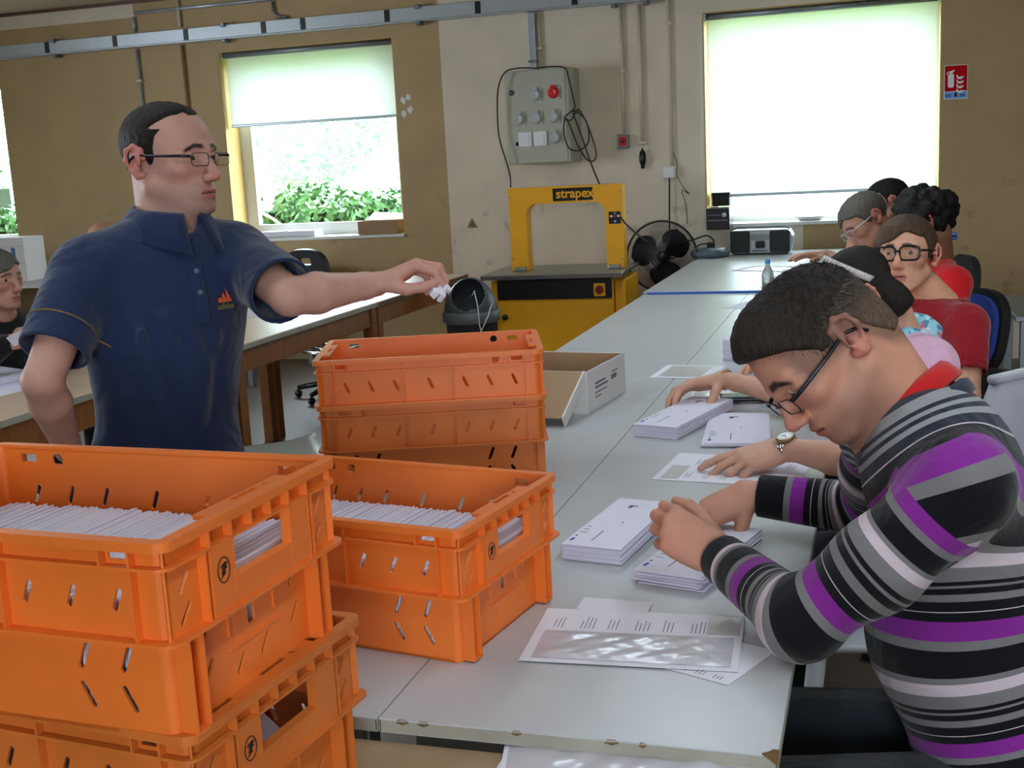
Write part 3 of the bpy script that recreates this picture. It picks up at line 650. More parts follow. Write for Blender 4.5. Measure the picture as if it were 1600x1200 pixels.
cable('fan_cable', 'thin black cable dropping from the junction box behind the fan', [wp(1046, 278, .03), wp(1046, 310, .03), wp(1046, 350, .03), wp(1046, 400, .03)], 0.006)
cable('thin_wire', 'thin loose wire curling beside the junction box', [wp(1049, 232, .02), wp(1058, 255, .02), wp(1058, 275, .02), wp(1070, 295, .02), wp(1077, 303, .02), wp(1065, 297, .02), wp(1072, 320, .02), wp(1074, 350, .02)], 0.0025)
# stickers
c = wp(738, 349); t = thing('warning_sticker', 'small faded triangular warning sticker on the beige wall', 'sticker', (c.x, WY, c.z)); b = MB(); b.plate([(-0.045, -0.035), (0.045, -0.035), (0.004, 0.040), (-0.004, 0.040)], [], 0.002, I4((0, -0.0005, 0), (1,0,0), (0,0,1), (0,-1,0))); b.build('sticker_face', mat('faded_ochre', (0.55, 0.46, 0.28), 0.6, var=0.2, scale=60), t)
b = MB(); b.plate([(-0.025, -0.022), (0.025, -0.022), (0.0, 0.020)], [], 0.0006, I4((0, -0.0026, 0), (1,0,0), (0,0,1), (0,-1,0))); b.build('pictogram', mat('faded_brown', (0.42, 0.34, 0.24), 0.7), t)
a, c = wp(1470, 103), wp(1506, 154)
t = thing('fire_extinguisher_sign', 'red fire extinguisher sign with blue strip right of the big window', 'sign', ((a.x+c.x)/2+.022, WY, (a.z+c.z)/2)); MS = I4((0, -0.0006, 0), (1,0,0), (0,0,1), (0,-1,0))
hw, hh = abs(c.x-a.x)/2, abs(a.z-c.z)/2
b = MB(); b.plate(rect(-hw, -hh, hw, hh), [], 0.0016, MS); b.build('sign_board', M_white, t)
b = MB(); b.plate(rect(-hw+.004, -hh+.052, hw-.004, hh-.004), [], 0.0006, MS @ Matrix.Translation((0,0,0.0017))); rp = b.build('red_panel', M_signred, t)
b = MB(); b.plate(rect(-hw+.004, -hh+.004, hw-.004, -hh+.048), [], 0.0006, MS @ Matrix.Translation((0,0,0.0017))); bp = b.build('blue_panel', M_sky, t)
Z2 = MS @ Matrix.Translation((0,0,0.0024))
b = MB(); b.plate(rrect(-.050, -.035, -.012, .055, .012), [], 0.0005, Z2); b.build('extinguisher_pictogram', M_white, rp)
b = MB(); b.plate([(-.040, .056), (-.022, .056), (-.018, .066), (-.008, .072), (-.010, .080), (-.030, .074), (-.055, .066), (-.058, .050), (-.053, .050), (-.050, .062), (-.040, .066)], [], 0.0005, Z2); b.build('extinguisher_head', M_white, rp)
for k in range(4):
    z = .050-.030*k; b = MB(); b.plate([(.004, z), (.018, z-.018), (.052, z-.014), (.044, z-.026), (.030, z-.034), (.012, z-.030), (.004, z-.018)], [], 0.0005, Z2); b.build('flame_pictogram', M_white, rp)
for k, x in enumerate((-.045, 0.0, .042)):
    b = MB(); b.plate(rrect(x-(.018 if k != 1 else .009), -hh+.014, x+(.018 if k != 1 else .009), -hh+(.034 if k != 1 else .044), .003), [], 0.0005, Z2); b.build('strip_mark', M_blackm if k == 1 else mat('mid_blue_%d' % k, (0.25, 0.45, 0.75), 0.6), bp)
# flaked paint spots right of the left window, small white scribble below it
for k, (x, y) in enumerate(((638, 152), (630, 157), (641, 172), (631, 178))):
    c = wp(x, y); b = MB(); rng = random.Random(k+3); n = 9; b.plate([(math.cos(2*math.pi*i/n)*0.026*rng.uniform(.6, 1), math.sin(2*math.pi*i/n)*0.030*rng.uniform(.6, 1.1)) for i in range(n)], [], 0.001, I4((0, -0.0003, 0), (1,0,0), (0,0,1), (0,-1,0)))
    o = b.build('plaster_patch', M_white); o.location = (c.x, WY, c.z); tag(o, 'white bare plaster spot where brown paint flaked beside the left window', 'paint flake', 'flaked paint spots')
# ------------------------------------------------------------------ strapping machine
def strapping_machine():
    Y0 = 7.5; cx = (at_y(758, 427, Y0).x+at_y(972, 427, Y0).x)/2; z = 0.765; w = 0.47
    t = thing('strapping_machine', 'yellow strapping machine with an arch over its steel tabletop', 'machine', (cx, Y0, 0), math.radians(2)); d = 0.62
    b = MB(); b.rbox((-w+0.035, 0.04, 0.05), (w-0.075, d, z-0.05), 0.006); b.build('cabinet', M_yellow, t)
    b = MB(); b.rbox((w-0.072, 0.07, 0.05), (w-0.0, d-.03, z-0.06), 0.006); b.build('side_post', M_yellow, t)
    b = MB(); b.rbox((-w+0.085, 0.032, 0.09), (w-0.085, 0.0395, z-0.19), 0.003); dr = b.build('cabinet_door', M_yellow, t)
    b = MB(); b.lathe([(0.02, 0), (0.019, 0.02), (0.0, 0.022)], 14, M=I4((-w+0.125, 0.032, z-0.29), (1,0,0), (0,0,1), (0,-1,0))); b.build('door_knob', M_black, dr, smooth=True)
    b = MB(); b.rbox((-w+0.08, 0.026, z-0.175), (w-0.085, 0.0395, z-0.045), 0.003); bp = b.build('black_panel', M_black, t)
    M = I4((w-0.165, 0.026, z-0.118), (1,0,0), (0,0,1), (0,-1,0)); b = MB(); b.plate(rrect(-.038, -.042, .038, .042, .004), [], .004, M); ms = b.build('main_switch', M_yellow, bp)
    b = MB(); b.lathe([(0.028, 0), (0.026, 0.016), (0.0, 0.018)], 16, M=M @ Matrix.Translation((0,0,.004))); b.rbox((-.006, -.026, .02), (.006, .026, .034), .002, M); b.build('switch_knob', mat('dark_red', (0.45, 0.10, 0.08), 0.4), bp, smooth=False)
    b = MB(); b.rbox((-w-0.01, -0.04, z-0.022), (w, d+0.03, z), 0.004); b.build('steel_tabletop', M_steel, t)
    b = MB(); b.rbox((-w-0.01, -0.05, z-0.034), (w, -0.0405, z-0.004), 0.003); b.build('tabletop_edge', M_chrome, t)
    # arch
    x0, x1, zt = -w+0.135, w-0.030, z+0.555; i0, i1, zi = x0+0.118, x1-0.118, z+0.445
    inner = [(i0, z+0.002)]+[(i0+0.07-0.07*math.cos(math.radians(a)), zi-0.07+0.07*math.sin(math.radians(a))) for a in range(0, 91, 15)]+[(i1-0.07+0.07*math.sin(math.radians(a)), zi-0.07+0.07*math.cos(math.radians(a))) for a in range(0, 91, 15)]+[(i1, z+0.002)]
    outline = [(x0, z+0.002), (x0, zt), (x1, zt), (x1, z+0.002)]+inner[::-1]
    b = MB(); b.plate(outline[::-1], [], 0.13, I4((0, 0.36, 0), (1,0,0), (0,0,1), (0,-1,0))); ar = b.build('arch', M_yellow, t)
    MF = I4((0, 0.2297, 0), (1,0,0), (0,0,1), (0,-1,0))
    b = MB(); lx, lz = (x0+x1)/2+0.055, zt-0.055; b.plate(rect(lx-0.135, lz-0.042, lx+0.135, lz+0.042), [], 0.003, MF); pl = b.build('name_plate', M_black, ar)
    text_obj('lettering', 'strapex', 0.085, MF @ Matrix.Translation((lx+0.015, lz+0.004, 0.0034)), M_yellow, pl, bold=0.002)['label'] = 'yellow lettering on the black plate'
    b = MB(); cx2, cz2 = x1-0.055, z+0.335; b.plate(rrect(cx2-0.039, cz2-0.04, cx2+0.039, cz2+0.04, .004), [], 0.004, MF); cp_ = b.build('control_panel', M_black, ar)
    for (dx, dz, m) in ((-.022, .010, M_white), (.026, .010, M_white), (.003, .010, M_red), (.003, .030, M_metal), (.003, -.024, M_sky)):
        b = MB(); b.plate(rrect(cx2+dx-.008, cz2+dz-.007, cx2+dx+.008, cz2+dz+.007, .003), [], .004, MF @ Matrix.Translation((0,0,.004))); b.build('button', m, cp_)
    for x in (x0+0.065, x1-0.065):
        b = MB(); b.rbox((x-0.04, 0.185, z+0.0005), (x+0.04, 0.2285, z+0.028), 0.006); b.build('arch_foot', M_steel, t)
    for (x, zz) in ((x0+.012, zt-.06), (x1-.012, zt-.05), (x0+.012, z+.08), (x1-.012, z+.06)):
        b = MB(); b.lathe([(.006, 0), (.005, .003), (0, .0035)], 8, M=MF @ Matrix.Translation((x, zz, .0002))); b.build('screw', M_steel, ar)
    for x in (-w+.08, w-.10):
        for y in (.10, d-.06):
            b = MB(); b.lathe([(0.03, 0.0), (0.03, 0.02), (0.012, 0.022), (0.012, 0.05)], 12, c=(x, y, 0)); b.build('foot', M_black, t)
    return t
strapping_machine()
# ------------------------------------------------------------------ fan
def floor_fan():
    c = at_y(1034, 400, 8.33); t = thing('pedestal_fan', 'black round pedestal fan standing between the yellow machine and the far table', 'fan', (c.x, 8.33, 0), math.radians(14)); z = c.z; R = 0.245
    b = MB(); b.lathe([(0.0, 0.0), (0.19, 0.0), (0.19, 0.02), (0.05, 0.05), (0.025, 0.07)], 24); b.build('base', M_black, t, smooth=True)
    b = MB(); b.tube([(0, 0, 0.06), (0, 0.02, z-0.1), (0, .06, z)], 0.014, 10); b.build('pole', M_black, t, smooth=True)
    Mh = I4((0, 0, z), (1,0,0), (0,0,1), (0,-1,0))
    b = MB(); b.tube([Mh @ Vector((R*math.cos(2*math.pi*k/40), R*math.sin(2*math.pi*k/40), 0)) for k in range(40)], 0.008, 8, closed=True); gr = b.build('guard_ring', M_black, t, smooth=True)
    for side, dz, nm in ((1, 0.055, 'front_guard'), (-1, -0.055, 'rear_guard')):
        b = MB()
        for k in range(110):
            a = 2*math.pi*k/110; pts = []
            for q in (0.16, .45, .75, .93, 1.0): pts.append(Mh @ Vector((R*q*math.cos(a), R*q*math.sin(a), dz*(1-q**4))))
            b.tube(pts, 0.0013, 3, cap=False)
        b.build(nm, M_black, t, kind='stuff')
    b = MB(); b.lathe([(0.0, 0.062), (0.03, 0.060), (0.036, 0.054), (0.03, 0.05)], 20, M=Mh); b.build('badge', M_black, t, smooth=True)
    b = MB(); b.lathe([(0.0, 0.03), (0.028, 0.025), (0.032, -0.02), (0.0, -0.03)], 16, M=Mh); hub = b.build('hub', M_blackm, t, smooth=True)
    for k in range(3):
        a0 = 2*math.pi*k/3+0.7; vs = []; fs = []; n = 9
        for i in range(n+1):
            r = 0.03+(R*0.88-0.03)*i/n; wdt = 0.30+0.56*math.sin(math.pi*min(1, (i/n)*0.93+0.05))
            for s in (-1, 0, 1):
                a = a0+s*wdt; vs.append(Mh @ Vector((r*math.cos(a), r*math.sin(a), s*0.016)))
        for i in range(n):
            for s in range(2): q = i*3+s; fs.append((q, q+1, q+4, q+3))
        b = MB(); b.add(vs, fs); o = b.build('blade', M_blackm, hub, smooth=True); mo = o.modifiers.new('thick', 'SOLIDIFY'); mo.thickness = 0.003
    b = MB(); b.lathe([(0.0, -0.17), (0.05, -0.165), (0.062, -0.12), (0.055, -0.06), (0.0, -0.058)], 18, M=Mh); b.build('motor_housing', M_black, t, smooth=True)
floor_fan()
# ------------------------------------------------------------------ on the far table and window sill
FZ = TZ+0.012
def radio():
    a, c = at_z(1142, 394, FZ), at_z(1238, 396, FZ); cx = (a.x+c.x)/2; t = thing('portable_radio', 'silver and black portable radio on the far table under the large window', 'radio', (cx+.01, 8.28, FZ+0.001), math.radians(-3))
    w, h, d = 0.215, 0.165, 0.11
    b = MB()
    out = [(-w+.02, 0.008), (w-.02, 0.008), (w, .05), (w+.004, .12), (w-.02, h), (-w+.02, h), (-w-.004, .12), (-w, .05)]
    b.plate(out, [], d*1.2, I4((0, d*1.2/2, 0), (1,0,0), (0,0,1), (0,-1,0))); o = b.build('radio_case', M_alu, t); bv = o.modifiers.new('bevel', 'BEVEL'); bv.width = 0.012; bv.segments = 3
    MF = I4((0, -d*.6-.0005, 0), (1,0,0), (0,0,1), (0,-1,0))
    for s in (-1, 1):
        x0, x1 = sorted((s*0.066, s*0.200)); b = MB(); b.plate(rrect(x0, .012, x1, h-.006, .014), [], .010, MF); b.build('speaker_grille', M_dgreen, t)
    b = MB(); b.plate(rrect(-.062, .095, .062, .135, .004), [], .008, MF); b.build('display', mat('grey_display', (0.55, 0.58, 0.58), 0.25), t)
    b = MB(); b.plate(rrect(-.030, .042, .034, .090, .012), [], .010, MF); b.build('cassette_door', M_black, t)
    b = MB(); b.plate(rrect(-.05, .018, .05, .032, .004), [], .008, MF); b.build('button_row', M_metal, t)
    b = MB(); b.rbox((-w+.03, -.06, 0), (w-.03, .06, .012), .004); b.build('foot_rail', M_black, t)
    b = MB(); b.tube([(-w+.02, 0, h*.8), (-w+.03, 0, h+.006), (-w+.06, 0, h+.016), (w-.06, 0, h+.016), (w-.03, 0, h+.006), (w-.02, 0, h*.8)], .008, 8); b.build('carry_handle', M_metal, t, smooth=True)
radio()
c = at_z(1115, 398, FZ); t = thing('cable_reel', 'round grey extension reel with a black plug, left of the radio', 'cable reel', (c.x, 8.12, FZ+.001)); b = MB(); b.lathe([(0.0, 0.0), (0.12, 0.0), (0.135, 0.02), (0.13, 0.04), (0.10, 0.058), (0.05, 0.064), (0.0, 0.066)], 28); b.build('reel_case', mat('blue_grey_plastic', (0.32, 0.38, 0.43), 0.4), t, smooth=True)
b = MB(); b.rbox((-.02, -.022, .066), (.03, .022, .10), .006); b.build('plug', M_black, t)
o = cable('reel_cable', 'black cable looping from the fan to the grey extension reel', [at_y(1060, 380, 8.12), at_y(1085, 374, 8.12), at_y(1103, 368, 8.12), at_y(1114, 374, 8.12), at_y(1116, 384, 8.12)], 0.006)
o = cable('plug_lead', 'short black lead curving over the front of the grey extension reel', [at_y(1090, 393, 8.0), at_y(1088, 386, 8.02), at_y(1098, 381, 8.06), at_y(1112, 382, 8.1)], 0.005)
c = at_z(1203, 436, FZ)
def bottle(p):
    t = thing('water_bottle', 'small clear plastic bottle with a blue cap on the far table', 'bottle', p); b = MB()
    b.lathe([(0, 0), (.027, 0), (.03, .006), (.030, .08), (.026, .10), (.012, .125), (.011, .14)], 18); b.build('bottle_body', mat('clear_plastic', (0.86, 0.90, 0.90), 0.08, trans=0.85), t, smooth=True)
    b = MB(); b.lathe([(.0135, .138), (.0135, .158), (0, .16)], 14, c=(0,0,0)); b.build('cap', mat('cap_blue', (0.20, 0.50, 0.75), 0.4), t, smooth=True)
bottle((at_z(1200, 455, FZ).x, at_z(1200, 455, FZ).y, FZ+.001))
# black speaker boxes by the window
c = at_y(1122, 342, WY-0.20); t = thing('wall_speaker', 'small black speaker box at the lower left corner of the large window', 'speaker', (c.x, WY-0.12, c.z)); b = MB(); b.rbox((-.082, -.10, -.075), (.082, .115, .075), .006); b.build('speaker_case', M_black, t); b = MB(); b.lathe([(.017, 0), (.015, .004), (0, .005)], 16, M=I4((.045, -.1, .028), (1,0,0), (0,0,1), (0,-1,0))); b.build('tweeter', M_alu, t); b = MB(); b.box((-.07, -.102, -.012), (.07, -.1, -.006)); b.build('trim_line', M_metal, t); b = MB(); b.box((-.07, -.1015, .026), (.02, -.1, .030)); b.build('label_strip', M_metal, t)
c2 = at_y(1122, 316, WY-0.10); t = thing('dark_box', 'dark box standing on the black speaker behind the blind bar', 'box', (c2.x, WY+.12, c.z+.0765)); b = MB(); b.rbox((-.062, -.07, 0), (.062, .07, .085), .004); b.build('box_body', M_blackm, t); b = MB(); b.rbox((-.066, -.074, .085), (.066, .074, .097), .004); b.build('box_lid', M_black, t)
c = at_y(1265, 350, WY); t = thing('sill_tray', 'shallow white tray on the sill of the large window', 'tray', (c.x, WY+.07, WIN2[2]+.0135)); b = MB(); b.lathe([(0, 0), (.075, 0), (.125, .028), (.118, .03), (.07, .006), (0, .006)], 24, M=Matrix.Diagonal((1, .55, 1, 1))); b.build('tray_shell', M_white, t, smooth=True)
# sill of the left window: white bundle and cardboard box
c = at_y(455, 370, WY+.05); t = thing('paper_bundle', 'wrapped white paper bundle on the sill of the left window', 'bundle', (c.x, WY+.07, WIN1[2]+.0135)); b = MB(); b.rbox((-.24, -.075, 0), (.24, .075, .05), .008); b.build('wrapped_paper', M_paper, t); b = MB(); b.rbox((-.03, -.078, .0005), (.0, .078, .053), .003); b.build('band', M_white, t)
c = at_y(598, 357, WY+.05); t = thing('cardboard_box', 'small open brown cardboard box on the right end of the left window sill', 'box', (c.x-.02, WY+.07, WIN1[2]+.0135))
b = MB(); b.box((-.165, -.08, 0), (.165, -.074, .105)); b.box((-.165, .074, 0), (.165, .08, .105)); b.box((-.165, -.074, 0), (-.159, .074, .105)); b.box((.159, -.074, 0), (.165, .074, .105)); b.box((-.159, -.074, 0), (.159, .074, .006)); b.build('box_body', M_cardboard, t); b = MB(); b.add([(-.16, .075, .105), (.16, .075, .105), (.13, .16, .15), (-.12, .15, .165), (-.10, -.02, .13), (.12, -.03, .135)], [(0,1,2,3)]); o = b.build('box_flap', M_cardwhite, t); o.modifiers.new('t', 'SOLIDIFY').thickness = 0.004
# ------------------------------------------------------------------ bin
def bin_():
    t = thing('waste_bin', 'black bin with a grey domed lid beside the yellow machine', 'bin', (-2.35, 6.75, 0)); t.scale = (1, 1, 1.2)
    b = MB(); b.lathe([(0, 0), (.12, 0), (.155, .42), (.16, .5), (.15, .5), (.145, .42)], 24); b.build('bin_body', M_blackm, t, smooth=True)
    vs = []; fs = []; n, m_ = 72, 36; th = math.radians(58)
    b = MB()
    for i in range(m_+1):
        ph = math.pi/2*i/m_
        for k in range(n): a = 2*math.pi*k/n; vs.append((.165*math.cos(ph)*math.cos(a), .165*math.cos(ph)*math.sin(a), .5+.185*math.sin(ph)))
    ax = Vector((0.1, -.62, .72)).normalized()
    for i in range(m_):
        for k in range(n):
            q = (i*n+k, i*n+(k+1) % n, (i+1)*n+(k+1) % n, (i+1)*n+k); cc = sum((Vector(vs[j]) for j in q), Vector())/4-Vector((0,0,.5))
            if cc.normalized().dot(ax) < 0.80: fs.append(q)
    b.add(vs, fs); o = b.build('dome_lid', mat('dark_grey_plastic', (0.30, 0.32, 0.34), 0.4), t, smooth=True); o.modifiers.new('t', 'SOLIDIFY').thickness = 0.006
    b = MB(); b.lathe([(.162, .46), (.176, .47), (.176, .51), (.166, .52)], 28); b.build('lid_rim', mat('mid_grey_plastic', (0.42, 0.43, 0.44), 0.45), t, smooth=True)
    b = MB(); b.tube([(.05, -.12, .60), (.08, -.155, .63), (.10, -.17, .56), (.11, -.18, .46), (.13, -.175, .38)], .004, 6); b.build('strap_end', M_white, t, smooth=True)
    b = MB(); b.tube([(.16, -.08, .56), (.15, -.14, .50), (.11, -.185, .42)], .004, 6); b.build('strap_end', M_white, t, smooth=True)
bin_()
# ------------------------------------------------------------------ cardboard box with flap on the table
P0, P1 = Vector((-0.771, 3.165, TZ)), Vector((-0.732, 3.495, TZ))
ux = (P1-P0).normalized(); ln = (P1-P0).length; vx = Vector((-ux.y, ux.x, 0)); W_ = 0.36; H_ = 0.12
t = thing('shipping_box', 'open white cardboard box with brown inside beside the back crate stack', 'box', P0); BM = I4((0,0,0.0005), ux, vx)
b = MB(); k = 0.004
b.box((0, 0, 0), (ln, k, H_), BM); b.box((0, W_-k, 0), (ln, W_, H_), BM); b.box((0, k, 0), (k, W_-k, H_), BM); b.box((ln-k, k, 0), (ln, W_-k, H_), BM); b.build('box_walls', M_cardwhite, t)
b = MB(); e = .0012; b.box((k+e, k, .0055), (ln-k-e, k+e, H_-.002), BM); b.box((k+e, W_-k-e, .0055), (ln-k-e, W_-k, H_-.002), BM); b.box((k, k, .0055), (k+e, W_-k, H_-.002), BM); b.box((ln-k-e, k, .0055), (ln-k, W_-k, H_-.002), BM); b.box((k, k, .0), (ln-k, W_-k, .005), BM); b.build('box_inside', M_cardboard, t)
fl = Matrix.Translation((0, 0, H_)) @ Matrix.Rotation(math.radians(38), 4, 'Y')
b = MB(); b.box((-.20, .012, -.004), (-.001, W_-.012, 0), BM @ Matrix.Translation((0,0,H_)) @ Matrix.Rotation(math.radians(-28), 4, 'Y')); lid = b.build('lid_flap', M_cardboard, t)
b = MB(); b.box((-.20, .006, -.030), (-.001, .0115, .004), BM @ Matrix.Translation((0,0,H_)) @ Matrix.Rotation(math.radians(-28), 4, 'Y')); b.build('lid_side', M_cardwhite, lid)
b = MB()
for (u, v, w_, hh_) in ((.06, .072, .09, .006), (.06, .060, .11, .006), (.06, .046, .10, .004), (.20, .062, .05, .014), (.06, .034, .05, .004), (.21, .082, .05, .004)): b.plate(rect(u, v, u+w_, v+hh_), [], .0004, BM @ I4((0, -.0001, 0), (1,0,0), (0,0,1), (0,-1,0)))
b.build('printed_label', M_ink, t, kind='stuff')
# ------------------------------------------------------------------ chairs in the room
def office_chair(label, loc, rz, back=(0.40, 0.40), zs=0.48, pad=None, slot_=False, ring=False, zb=0.22, m=None):
    t = thing('office_chair', label, 'chair', loc, rz, 'black office chairs'); m = m or M_blackm
    for k in range(5):
        a = 2*math.pi*k/5+.3; c_, s_ = math.cos(a), math.sin(a); b = MB(); b.tube([(0,0,.10), (.15*c_, .15*s_, .09), (.29*c_, .29*s_, .065)], [.024, .02, .016], 8); lg = b.build('base_arm', M_black, t, smooth=True)
        b = MB(); b.lathe([(0, -.012), (.024, -.012), (.026, 0), (.024, .012), (0, .012)], 14, M=I4((.29*c_, .29*s_, .0265), (c_, s_, 0), (0,0,1), (s_, -c_, 0))); b.build('castor', M_black, lg, smooth=True)
    b = MB(); b.tube([(0,0,.09), (0,0,zs-.06)], .024, 12); b.build('gas_column', M_black, t, smooth=True)
    if ring:
        b = MB(); b.tube([(.22*math.cos(2*math.pi*k/28), .22*math.sin(2*math.pi*k/28), .33) for k in range(28)], .011, 8, closed=True)
        for k in range(3): a = 2.1*k; b.tube([(0,0,.30), (.22*math.cos(a), .22*math.sin(a), .33)], .009, 6)
        b.build('foot_ring', M_chrome, t, smooth=True)
    b = MB(); b.rbox((-.22, -.21, zs-.06), (.22, .21, zs), .03, seg=4); b.build('seat', m, t, smooth=True)
    w, h = back[0]/2, back[1]; n, mm = 10, 8
    def bk(th, inset, zofs, nm, mat_, y0):
        ol = []
        for k in range(40):
            a = 2*math.pi*k/40; ca, sa = math.cos(a), math.sin(a); e = 2/2.8
            ol.append(((w-inset)*abs(ca)**e*(1 if ca >= 0 else -1), (h/2-inset)*abs(sa)**e*(1 if sa >= 0 else -1)))
        hl = [rrect(-.05, h/2-.10, .05, h/2-.055, .012)] if slot_ else []
        bb = MB(); bb.plate(ol, hl, th, I4((0, y0, zs+zb+h/2), (1,0,0), (0,.16,1), (0,-1,.16)))
        o = bb.build(nm, mat_, t); mo = o.modifiers.new('bevel', 'BEVEL'); mo.width = .008; mo.segments = 2; mo.limit_method = 'ANGLE'; return o
    bo = bk(.035, 0, 0, 'backrest', M_black if slot_ else m, .24)
    if pad: bk(.02, .02, 0, 'back_pad', pad, .205)
    b = MB(); b.tube([(0, .08, zs-.04), (0, .24, zs+.02), (0, .265, zs+zb+h*.4)], .018, 8); b.build('back_support', M_black, t, smooth=True)
    return t
p = at_d(497, 420, 6.9); office_chair('black drafting chair with a slotted backrest behind the wooden tables', (-3.46, 7.14, 0), math.radians(168), back=(.34, .30), zs=.58, slot_=True, ring=True, zb=.13)
office_chair('black round-backed chair behind the man holding an envelope at the left edge', (-3.95, 4.62, 0), math.radians(95), back=(.42, .36), zs=.48, zb=.10)
M_bluefab = mat('blue_fabric', (0.14, 0.26, 0.58), 0.9, var=0.1)
office_chair('black chair with blue pad behind the person in bright red', (0.17, 4.74, 0), math.radians(-64), pad=M_bluefab, back=(.38, .32), zs=.47, zb=.13)
office_chair('black chair with a pale hook on its back against the wall side', (0.13, 5.45, 0), math.radians(-75), back=(.36, .40), zs=.45, zb=.14)
office_chair('black chair under the man with black glasses', (0.15, 3.64, 0), math.radians(-70), back=(.42, .34), zs=.44, zb=.02)
def visitor_chair():
    t = thing('visitor_chair', 'blue-grey padded chair under the man in the striped sweater', 'chair', (0.20, 1.73, 0), math.radians(-90)); m = mat('blue_grey_fabric', (.24, .30, .36), .9, var=.1)
    b = MB(); b.rbox((-.22, -.22, .385), (.22, .22, .435), .02, seg=3); b.build('seat', m, t, smooth=True)
    b = MB(); b.rbox((-.20, .24, .56), (.20, .28, .86), .018, seg=3); b.build('backrest', m, t, smooth=True)
    for s in (-1, 1):
        b = MB(); b.tube([(s*.19, -.20, 0), (s*.19, -.19, .38)], .011, 8); b.build('leg', M_black, t, smooth=True)
        b = MB(); b.tube([(s*.19, .26, 0), (s*.19, .21, .40), (s*.19, .27, .62)], .011, 8); b.build('leg', M_black, t, smooth=True)
visitor_chair()
# plywood chair beside the standing man
def ply_chair():
    t = thing('plywood_chair', 'grey plywood stool seat on wooden legs right of the standing man', 'chair', (-2.10, 3.72, 0), math.radians(35)); z = .46
    vs = []; fs = []; n = 10
    for i in range(n+1):
        for j in range(n+1):
            x, y = -.2+.4*i/n, -.2+.4*j/n; vs.append((x, y, z+.12*max(0, (abs(x)/.2)**2-.2)*.25+.03*(y/.2)**2*.6))
    for i in range(n):
        for j in range(n): q = i*(n+1)+j; fs.append((q, q+n+1, q+n+2, q+1))
    b = MB(); b.add(vs, fs); o = b.build('seat', mat('grey_plywood', (0.50, 0.50, 0.47), 0.4, var=.1), t, smooth=True); o.modifiers.new('t', 'SOLIDIFY').thickness = -0.012
    for sx in (-1, 1):
        for sy in (-1, 1):
            b = MB(); b.tube([(sx*.13, sy*.13, z-.012), (sx*.19, sy*.19, 0)], [.018, .015], 8); b.build('leg', M_wood, t, smooth=True)
ply_chair()
# white garden chair behind the striped man
def garden_chair():
    t = thing('garden_chair', 'white moulded plastic chair under the woman in pink, behind the striped back', 'chair', (0.03, 2.80, 0), math.radians(-80)); m = mat('white_moulded_plastic', (0.80, 0.83, 0.86), 0.45, var=.03)
    vs = []; fs = []; n, q = 14, 12
    def back(u, v):
        x = (u-.5)*(.50-.06*v); h = .40+v*(.50+.06*math.sin(math.pi*u)); return (x, .22+.16*v-.10*(abs(u-.5)*2)**2, h)
    for i in range(n+1):
        for j in range(q+1): vs.append(back(i/n, j/q))
    for i in range(n):
        for j in range(q): a = i*(q+1)+j; fs.append((a, a+q+1, a+q+2, a+1))
    b = MB(); b.add(vs, fs); o = b.build('backrest', m, t, smooth=True); o.modifiers.new('t', 'SOLIDIFY').thickness = .008
    b = MB(); b.tube([back(i/n, 1) for i in range(n+1)], .013, 8); b.build('back_rim', m, t, smooth=True)
    b = MB(); b.rbox((-.24, -.22, .385), (.24, .20, .405), .009, seg=3); b.build('seat', m, t, smooth=True)
    for sx in (-1, 1):
        for sy in (-1, 1): b = MB(); b.tube([(sx*.21, sy*.19, .385), (sx*.25, sy*.24, 0)], [.022, .018], 8); b.build('leg', m, t, smooth=True)
garden_chair()
# grey table at the right edge
t = thing('grey_side_table', 'small grey-legged table at the right edge by the wall', 'table', (1.02, 6.75, 0)); b = MB(); b.rbox((-.36, -.45, .585), (.40, .45, .61), .003); b.build('tabletop', M_metal, t)
for sx in (-.31, .36):
    for sy in (-.41, .41): b = MB(); b.rbox((sx-.025, sy-.025, 0), (sx+.025, sy+.025, .585), .003); b.build('leg', M_metal, t)
# white carton with a blue letter on the wall table at the far left
c = at_z(22, 470, TZ); 
a0, a1 = at_y(-60, 400, 7.62), at_y(47, 468, 7.62)
t = thing('letter_carton', 'white carton marked with a blue letter T on the far left wall table', 'carton', ((a0.x+a1.x)/2, 7.7, TZ+.001)); hw_ = (a1.x-a0.x)/2; hh = .34
b = MB(); b.rbox((-hw_, -.08, 0), (hw_, .16, hh), .003); b.build('carton_body', M_cardwhite, t)
b = MB(); b.box((-hw_, -.0822, hh*.42), (hw_, -.0802, hh*.425)); b.build('ruled_line', M_blueink, t); b = MB(); b.box((-hw_, -.0822, hh*.80), (hw_, -.0802, hh*.806)); b.build('ruled_line', M_blueink, t)
text_obj('lettering', 'I', .14, I4((hw_-.10, -.0802, hh*.58), (1,0,0), (0,0,1), (0,-1,0)), M_blueink, t, bold=.012)
